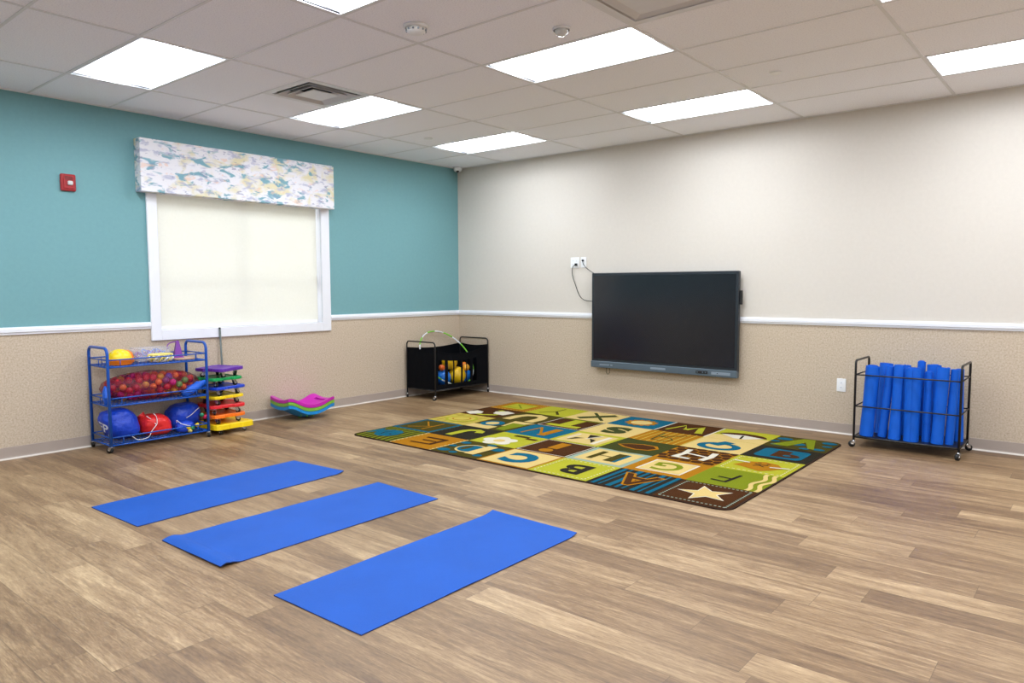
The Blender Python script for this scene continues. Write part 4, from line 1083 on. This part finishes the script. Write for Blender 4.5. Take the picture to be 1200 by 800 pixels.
# printed letters on the left blue bag, laid on its surface
def glyph_on(t, src, ch, size, cy, cz, rot=0.0, off=0.02):
    me0 = src.data; bvh = BVHTree.FromPolygons([v.co for v in me0.vertices], [p.vertices for p in me0.polygons])
    cu = bpy.data.curves.new('glyph', 'FONT'); cu.body = ch; cu.size = 1.0; cu.offset = off; cu.resolution_u = 3
    ob = bpy.data.objects.new('glyph', cu); C.objects.link(ob)
    dg = bpy.context.evaluated_depsgraph_get(); me = bpy.data.meshes.new_from_object(ob.evaluated_get(dg))
    xs = [v.co.x for v in me.vertices]; ys = [v.co.y for v in me.vertices]
    mx_, my_ = (min(xs)+max(xs))/2, (min(ys)+max(ys))/2; hh = max(ys)-min(ys)
    dirv = Vector((0.45, -0.89, 0.0)).normalized(); side = Vector((-dirv.y, dirv.x, 0))
    vs = []
    for v in me.vertices:
        x = (v.co.x-mx_)/hh*size; y = (v.co.y-my_)/hh*size
        x, y = x*math.cos(rot)-y*math.sin(rot), x*math.sin(rot)+y*math.cos(rot)
        p = Vector((0, 0, cz))+side*(x+cy)+Vector((0, 0, y))+dirv*0.5
        hit = bvh.ray_cast(p, -dirv)
        q = hit[0]+dirv*0.004 if hit[0] else p-dirv*0.36
        vs.append(q)
    mb = MB(); mb.add(vs, [tuple(p.vertices) for p in me.polygons], M['print'])
    o = mb.build('lettering', t); o['label'] = 'white printed letters'
    bpy.data.objects.remove(ob); bpy.data.curves.remove(cu); bpy.data.meshes.remove(me)
glyph_on(t1, o1, 'FP', 0.085, -0.055, 0.125, -0.3)
glyph_on(t1, o1, 'A', 0.03, -0.03, 0.05, -0.3)

# ---------------------------------------------------------------- scooter board stack and pole
def make_scooter(matn, w_, l_, th, notch=0.014, tray=False):
    """rounded square deck with handle horns on the two sides; origin at deck bottom centre"""
    poly = []
    a, b, c = w_/2, l_/2, 0.045
    def seg(*p): poly.extend(p)
    seg((-a+c, -b), (-a*0.35, -b), (-a*0.25, -b+notch), (a*0.25, -b+notch), (a*0.35, -b), (a-c, -b), (a-c*0.3, -b+c*0.3), (a, -b+c))
    seg((a, -b*0.35), (a-notch, -b*0.25), (a-notch, b*0.25), (a, b*0.35))
    seg((a, b-c), (a-c*0.3, b-c*0.3), (a-c, b), (a*0.35, b), (a*0.25, b-notch), (-a*0.25, b-notch), (-a*0.35, b), (-a+c, b), (-a+c*0.3, b-c*0.3), (-a, b-c))
    seg((-a, b*0.35), (-a+notch, b*0.25), (-a+notch, -b*0.25), (-a, -b*0.35), (-a, -b+c), (-a+c*0.3, -b+c*0.3))
    mb = MB(); e = 0.004
    n = len(poly)
    inn = [(x*(1-0.02), y*(1-0.02)) for x, y in poly]; dip = [(x*0.86, y*0.86) for x, y in poly]
    rings = [(inn, 0), (poly, e), (poly, th-e), (inn, th), (dip, th), ([(x*0.97, y*0.97) for x, y in dip], th-0.005)]
    vs = [(x, y, z) for rg, z in rings for x, y in rg]
    fs = [tuple(range(n))[::-1]]
    for k in range(len(rings)-1):
        for i in range(n): fs.append((k*n+i, k*n+(i+1) % n, (k+1)*n+(i+1) % n, (k+1)*n+i))
    fs.append(tuple((len(rings)-1)*n+i for i in range(n)))
    mb.add(vs, fs, M[matn])
    return mb
boards = [('s_yellow', 'bottom yellow scooter board, larger than the rest, lowest in the stack', 0.40, 0.40, 0.05, (0.26, -3.53), 0.02, 0.048, 'yellow'),
          ('s_orange', 'orange scooter board, second from the floor in the stack', 0.34, 0.34, 0.032, (0.25, -3.56), 0.05, 0.153, 'orange'),
          ('s_red', 'red scooter board resting above the orange one', 0.35, 0.35, 0.03, (0.25, -3.555), -0.12, 0.245, 'red'),
          ('s_yellow', 'yellow scooter board between the red and blue boards', 0.33, 0.33, 0.028, (0.24, -3.56), 0.1, 0.332, 'yellow'),
          ('s_blue', 'blue scooter board between the yellow and green boards', 0.34, 0.34, 0.026, (0.245, -3.555), 0.16, 0.42, 'blue'),
          ('s_green', 'green scooter board just below the purple one', 0.33, 0.33, 0.027, (0.24, -3.57), 0.08, 0.505, 'green'),
          ('s_purple', 'purple scooter board on top of the stack', 0.33, 0.33, 0.03, (0.245, -3.555), 0.42, 0.59, 'purple')]
prev_top = 0.0
for (mn, lab, w_, l_, th, (x, y), rz, z, cn) in boards:
    t = thing('scooter_board', lab, 'scooter board', (x, y, prev_top), rz, 'stacked scooter boards')
    gap = z-prev_top
    mb = make_scooter(mn, w_, l_, th)
    dk = mb.build('deck', t, (0, 0, gap))
    i_ = 0.30*w_
    for k, (sx, sy) in enumerate(((1, -1), (1, 1), (-1, -1), (-1, 1))):
        caster(t, sx*i_, sy*i_, gap, min(0.021, gap*0.36), rz*3+k*1.3)
    prev_top = z+th-0.004
pl = thing('pole', 'thin grey pole leaning behind the scooter board stack', 'pole', (0.05, -3.405, 0.0))
mb = MB(); mb.tube([(0.0, 0.0, 0.0), (-0.02, -0.02, 0.98)], 0.0095, M['pole'], 10); mb.build('shaft', pl)
mb = MB(); mb.lathe((-0.02, -0.02, 0.98), [(0.0105, -0.01), (0.0105, 0.004), (0, 0.006)], M['black'], 10); mb.build('end_cap', pl)

# ---------------------------------------------------------------- rocker boards
def rocker(name, label, mat, z0, slot=True, studs=False):
    t = thing(name, label, 'balance board', (0.235, -2.635, z0), 0.0, 'stacked balance boards')
    Lh, Wh = 0.28, 0.185; ns, nw = 44, 12; th = 0.016
    def prof(s_):
        q = math.sin(PI/2*min(1, abs(s_)/0.275)**2.1)
        return 0.10*q - 0.07*s_
    def wid(s_): return Wh*(1.0-0.10*math.exp(-(s_/0.11)**2)-0.10*max(0, (abs(s_)-0.2)/0.08)**2)
    top, bot = [], []
    for i in range(ns+1):
        s_ = -Lh+2*Lh*i/ns; w_ = wid(s_)
        for j in range(nw+1):
            u = -1+2*j/nw; x = u*w_; z = prof(s_)+0.052*abs(u)**2.0*(1-0.5*(abs(s_)/Lh)**2)+0.012
            top.append((x, s_, z+th))
            lip = 0.010 if abs(u) > 0.99 or i in (0, ns) else 0
            bot.append((x, s_, z-lip-0.006))
    W_ = nw+1; fs = []
    hole = set()
    if slot:
        for sgn in (1, -1):
            for i in range(ns):
                s_ = -Lh+2*Lh*(i+0.5)/ns
                if 0.20 < sgn*s_ < 0.235:
                    for j in range(3, nw-3): hole.add((i, j))
    off = len(top); vs = top+bot
    for i in range(ns):
        for j in range(nw):
            a = i*W_+j
            if (i, j) in hole:
                for (di, dj, p, q) in ((-1, 0, a, a+1), (1, 0, a+W_+1, a+W_), (0, -1, a+W_, a), (0, 1, a+1, a+W_+1)):
                    if (i+di, j+dj) not in hole: fs.append((p, q, off+q, off+p))
                continue
            fs.append((a, a+1, a+W_+1, a+W_)); fs.append((off+a, off+a+W_, off+a+W_+1, off+a+1))
    per = [j for j in range(nw)]+[nw+i*W_ for i in range(ns)]+[ns*W_+j for j in range(nw, 0, -1)]+[i*W_ for i in range(ns, 0, -1)]
    n = len(per)
    for k in range(n): a, b = per[k], per[(k+1) % n]; fs.append((a, off+a, off+b, b))
    mb = MB(); mb.add(vs, fs, M[mat], True); dk = mb.build('deck', t)
    m_ = dk.modifiers.new('edge', 'EDGE_SPLIT'); m_.split_angle = math.radians(45)
    if studs:
        for (x, s_) in ((0.11, -0.10), (0.12, -0.035), (0.12, 0.035), (0.11, 0.10), (0.0, -0.05), (0.0, 0.05)):
            k = MB(); k.ball((x, s_, prof(s_)+0.004+0.052*(x/0.17)**2), 0.009, M['hoop_green'], 10, 6); k.build('grip_stud', t)
    return t
rocker('balance_board', 'blue curved balance board, bottom of the nested stack on the floor', 'r_blue', 0.0, True, True)
rocker('balance_board', 'green curved balance board nested between blue and magenta', 'r_green', 0.036)
rocker('balance_board', 'magenta curved balance board on top of the nested stack', 'r_magenta', 0.072)

# ---------------------------------------------------------------- black fabric bin
bn = thing('fabric_bin', 'black fabric bin on a wheeled black frame in the room corner', 'bin', (0.045, -0.985, 0))
BX, BY = 0.50, 0.955
for y in (0, BY):
    mb = MB(); u_frame(mb, 0, BX, y, 0.05, 0.705, 0.0085, 0.04, M['black_metal']); mb.build('side_frame', bn)
mb = MB()
for z in (0.12,):
    for x in (0, BX): mb.cyl((x, 0, z), (x, BY, z), 0.006, M['black_metal'], 8)
    for y in (0, BY): mb.cyl((0, y, z), (BX, y, z), 0.006, M['black_metal'], 8)
mb.build('base_rail', bn)
for (x, y, rz) in ((0, 0, 2.6), (BX, 0, 3.4), (BX, BY, 2.0), (0, BY, 0.8)): caster(bn, x, y, 0.058, 0.024, rz)
def panel(name, P0, P1, zb, ztf, bulge, n=28, m=12, hole=None, matn='fabric_black'):
    """cloth panel between two posts with a sagging top edge; doubled for thickness"""
    P0, P1 = Vector(P0), Vector(P1); d = P1-P0; nr = Vector((d.y, -d.x, 0)).normalized()
    vs = []; 
    for k in range(m+1):
        for i in range(n+1):
            u = i/n; v = k/m; z = zb+(ztf(u)-zb)*v
            p = P0+d*u; bu = bulge*math.sin(PI*u)*math.sin(PI*min(1, v*1.0))+0.006*noise.noise(Vector((u*7, v*5, bulge*90)))*math.sin(PI*u)
            vs.append(Vector((p.x, p.y, z))+nr*bu)
    N_ = len(vs); W_ = n+1; v2 = [v-nr*0.002 for v in vs]; fs = []
    def skip(i, k):
        if not hole: return False
        u = (i+.5)/n; z = zb+(0.60-zb)*(k+.5)/m; y = u*d.length
        return hole[0] < y < hole[1] and hole[2] < z < hole[3]
    for k in range(m):
        for i in range(n):
            if skip(i, k): continue
            a = k*W_+i; fs.append((a, a+1, a+W_+1, a+W_)); fs.append((N_+a, N_+a+W_, N_+a+W_+1, N_+a+1))
    mb = MB(); mb.add(vs+v2, fs, M[matn], True)
    return mb.build(name, bn)
zb = 0.13
panel('fabric_panel', (BX, 0, 0), (BX, BY, 0), zb, lambda u: 0.61-0.075*math.sin(PI*u)**0.8+0.02*u, 0.012, 60, 24, (0.055, 0.735, 0.18, 0.50))
panel('fabric_panel', (0, 0, 0), (BX, 0, 0), zb, lambda u: 0.625-0.01*math.sin(PI*u), 0.008)
panel('fabric_panel', (BX, BY, 0), (0, BY, 0), zb, lambda u: 0.63-0.02*math.sin(PI*u), -0.006)
panel('fabric_panel', (0, BY, 0), (0, 0, 0), zb, lambda u: 0.625-0.03*math.sin(PI*u), -0.008)
mb = MB(); mb.box((0, 0, zb-0.003), (BX, BY, zb), M['fabric_black']); mb.build('fabric_bottom', bn)
for (a, b) in ((-0.825, -0.772), (-0.684, -0.662), (-0.546, -0.516), (-0.452, -0.437), (-0.374, -0.326)):
    mb = MB(); y0, y1 = a+0.985, b+0.985
    pts = []
    for k in range(9):
        z = 0.16+0.36*k/8; v = (z-zb)/0.47; bu = 0.012*math.sin(PI*(y0+y1)/2/BY)*math.sin(PI*min(1, v))
        pts.append((BX+bu, z))
    vs = [(x, y0, z) for x, z in pts]+[(x, y1, z) for x, z in pts]+[(x-0.003, y0, z) for x, z in pts]+[(x-0.003, y1, z) for x, z in pts]
    fs = []
    for k in range(8): fs += [(k, 9+k, 10+k, k+1), (18+k, 19+k, 28+k, 27+k), (k, k+1, 19+k, 18+k), (9+k, 27+k, 28+k, 10+k)]
    mb.add(vs, fs, M['fabric_black']); mb.build('window_strap', bn)
mb = MB(); mb.tube([(BX+0.001, BY*i/20, 0.61-0.075*math.sin(PI*i/20)**0.8+0.02*i/20 if 0 < i < 20 else 0.61+0.02*i/20) for i in range(21)], 0.004, M['fabric_black'], 6)
mb.tube([(0, BY*i/10, 0.625-0.03*math.sin(PI*i/10)) for i in range(11)], 0.004, M['fabric_black'], 6)
mb.build('top_hem', bn)
def bigball(label, loc, r, mat, seam=None):
    mb = MB(); mb.ball((0, 0, 0), r, M[mat], 28, 18)
    o = tag(mb.build('play_ball', None, loc), label, 'ball')
bz = zb+0.001
bigball('blue ball at the left inside the black fabric bin', (0.33, -0.64, bz+0.1), 0.1, 'big_blue')
bigball('large yellow ball low in the middle of the fabric bin', (0.36, -0.415, bz+0.112), 0.112, 'big_yellow')
bigball('yellow ball on top of the others in the fabric bin', (0.33, -0.52, bz+0.294), 0.1, 'big_yellow')
bigball('blue ball at the right inside the black fabric bin', (0.30, -0.21, bz+0.09), 0.09, 'big_blue')
bigball('small orange ball above the left blue ball in the bin', (0.36, -0.69, bz+0.234), 0.04, 'orange')
bigball('small yellow ball beside the large yellow one in the bin', (0.40, -0.29, bz+0.206), 0.045, 'ball_yellow')
bigball('small orange ball above the right blue ball in the bin', (0.32, -0.24, bz+0.222), 0.045, 'cap_orange')
# hula hoop with alternating green and white segments
hp = thing('hula_hoop', 'green and white striped hula hoop sticking out of the fabric bin', 'hula hoop', (0.285, -0.52, 0.475))
nrm = Vector((math.cos(0.643), 0, math.sin(0.643)))
ea = nrm.cross(Vector((0, 0, 1))).normalized(); eb = nrm.cross(ea)
hr = 0.41
for cname, par in (('hoop_white', 0), ('hoop_green', 1)):
    ns = 18
    for k in range(par, ns, 2):
        mb = MB()
        mb.tube([hr*(math.cos(a)*ea+math.sin(a)*eb) for a in [2*PI*(k+0.35+q/5)/ns for q in range(6)]], 0.0085, M[cname], 8)
        sg_ = mb.build('segment', hp); sg_['label'] = 'white segment' if par == 0 else 'green segment'

# ---------------------------------------------------------------- black rack of rolled mats
rk = thing('mat_rack', 'black wheeled metal rack full of rolled blue mats against the wall', 'rack', (5.145, -0.505, 0))
KX, KY = 0.772, 0.43
for x in (0, KX):
    mb = MB()
    rc = 0.03; zt = 0.742; pts = [(x, 0, 0.055), (x, 0, zt-rc)]
    for i in range(1, 6): a = PI-PI/2*i/5; pts.append((x, rc+rc*math.cos(a), zt-rc+rc*math.sin(a)))
    for i in range(0, 6): a = PI/2-PI/2*i/5; pts.append((x, KY-rc+rc*math.cos(a), zt-rc+rc*math.sin(a)))
    pts.append((x, KY, 0.055)); mb.tube(pts, 0.0095, M['black_metal'], 10); mb.build('side_frame', rk)
for z in (0.62, 0.352):
    mb = MB()
    for y in (0, KY): mb.cyl((0, y, z), (KX, y, z), 0.0058, M['black_metal'], 8)
    for x in (0, KX): mb.cyl((x, 0, z), (x, KY, z), 0.0058, M['black_metal'], 8)
    mb.build('rail', rk)
mb = MB()
for y in (0, KY): mb.cyl((0, y, 0.088), (KX, y, 0.088), 0.0085, M['black_metal'], 8)
for x in (0, KX): mb.cyl((x, 0, 0.088), (x, KY, 0.088), 0.0085, M['black_metal'], 8)
mb.box((0.005, 0.005, 0.088), (KX-0.005, KY-0.005, 0.094), M['black_metal']); mb.build('base_tray', rk)
for (x, y, rz) in ((0, 0, 3.6), (KX, 0, 4.4), (KX, KY, 0.7), (0, KY, 2.4)): caster(rk, x, y, 0.06, 0.026, rz)
def rolled(label, bx, by, tx, ty, r, L_=0.61, turns=4.2, seed=0, flare=0.0):
    """spiral sheet standing on end from base (bx,by) leaning to top (tx,ty)"""
    th = 0.0055; n = int(turns*22); r_in = max(0.012, r-turns*(th+0.0018)); ph0 = seed*1.7
    P = []
    for i in range(n+1):
        a = ph0+2*PI*turns*i/n; rr = r_in+(r-r_in)*i/n
        P.append((rr, a))
    mb = MB(); m = 8; vs = []; 
    for k in range(m+1):
        v = k/m
        sx = 1+0.035*math.sin(seed*2+v*6)+flare*(1-v)
        for side in (0, 1):
            for (rr, a) in P:
                q = (rr-(th if side else 0))*sx
                vs.append((q*math.cos(a), q*math.sin(a), v*L_+0.006*math.sin(a*0.15+seed)*(v > 0.99)))
    W_ = n+1; fs = []
    for k in range(m):
        for i in range(n):
            o0 = k*2*W_+i; o1 = (k+1)*2*W_+i
            fs.append((o0, o0+1, o1+1, o1)); fs.append((o0+W_, o1+W_, o1+W_+1, o0+W_+1))
        for i in (0, n):
            o0 = k*2*W_+i; o1 = (k+1)*2*W_+i; fs.append((o0, o1, o1+W_, o0+W_))
    for i in range(n):
        o0 = m*2*W_+i; fs.append((o0, o0+1, o0+W_+1, o0+W_)); fs.append((i, i+W_, i+W_+1, i+1))
    mb.add(vs, fs, M['mat2'], True)
    o = mb.build('rolled_mat')
    e = o.modifiers.new('edge', 'EDGE_SPLIT'); e.split_angle = math.radians(50)
    ax = Vector((tx-bx, ty-by, L_)).normalized()
    o.rotation_mode = 'QUATERNION'; o.rotation_quaternion = Vector((0, 0, 1)).rotation_difference(ax)
    lift = r*math.sqrt(max(0, 1-ax.z**2))
    o.location = (bx, by, 0.0945+lift)
    tag(o, label, 'rolled mat', 'rolled blue mats in the rack')
fy, by_ = -0.43, -0.25
rolled('fat rolled blue mat, leftmost in the front row of the rack', 5.225, fy, 5.262, fy, 0.058, 0.60, 4.2, 1)
rolled('rolled blue mat behind the leftmost front roll', 5.30, by_, 5.325, by_+0.02, 0.056, 0.61, 4, 2)
rolled('slim rolled blue mat, second in the front row from the left', 5.340, fy+0.03, 5.385, fy+0.045, 0.040, 0.60, 3.6, 3)
rolled('rolled blue mat with widened foot, third in the front row', 5.444, fy+0.0, 5.463, fy+0.01, 0.043, 0.615, 3.8, 4, 0.22)
rolled('fat upright rolled blue mat in the middle of the front row', 5.567, fy, 5.571, fy, 0.062, 0.60, 4.4, 5)
rolled('rolled blue mat with a visible hollow top beside the fat middle roll', 5.668, fy+0.05, 5.670, fy+0.05, 0.036, 0.575, 3.0, 6)
rolled('rolled blue mat standing behind the hollow-topped roll', 5.675, by_+0.04, 5.68, by_+0.04, 0.056, 0.62, 4, 7)
rolled('leaning rolled blue mat just right of the hollow-topped roll', 5.75, fy+0.01, 5.775, fy+0.02, 0.049, 0.615, 4, 8)
rolled('slim rolled blue mat near the right front post', 5.832, fy+0.045, 5.855, fy+0.055, 0.036, 0.60, 3.4, 9)
rolled('rolled blue mat with splayed foot by the right side frame', 5.868, by_+0.06, 5.862, by_+0.055, 0.034, 0.59, 3.2, 10, 0.3)
rolled('tallest narrow rolled blue mat in the back row', 5.56, by_+0.12, 5.57, by_+0.12, 0.035, 0.635, 3.4, 11)
rolled('rolled blue mat in the back row left of centre', 5.45, by_+0.06, 5.462, by_+0.06, 0.045, 0.60, 4, 12)
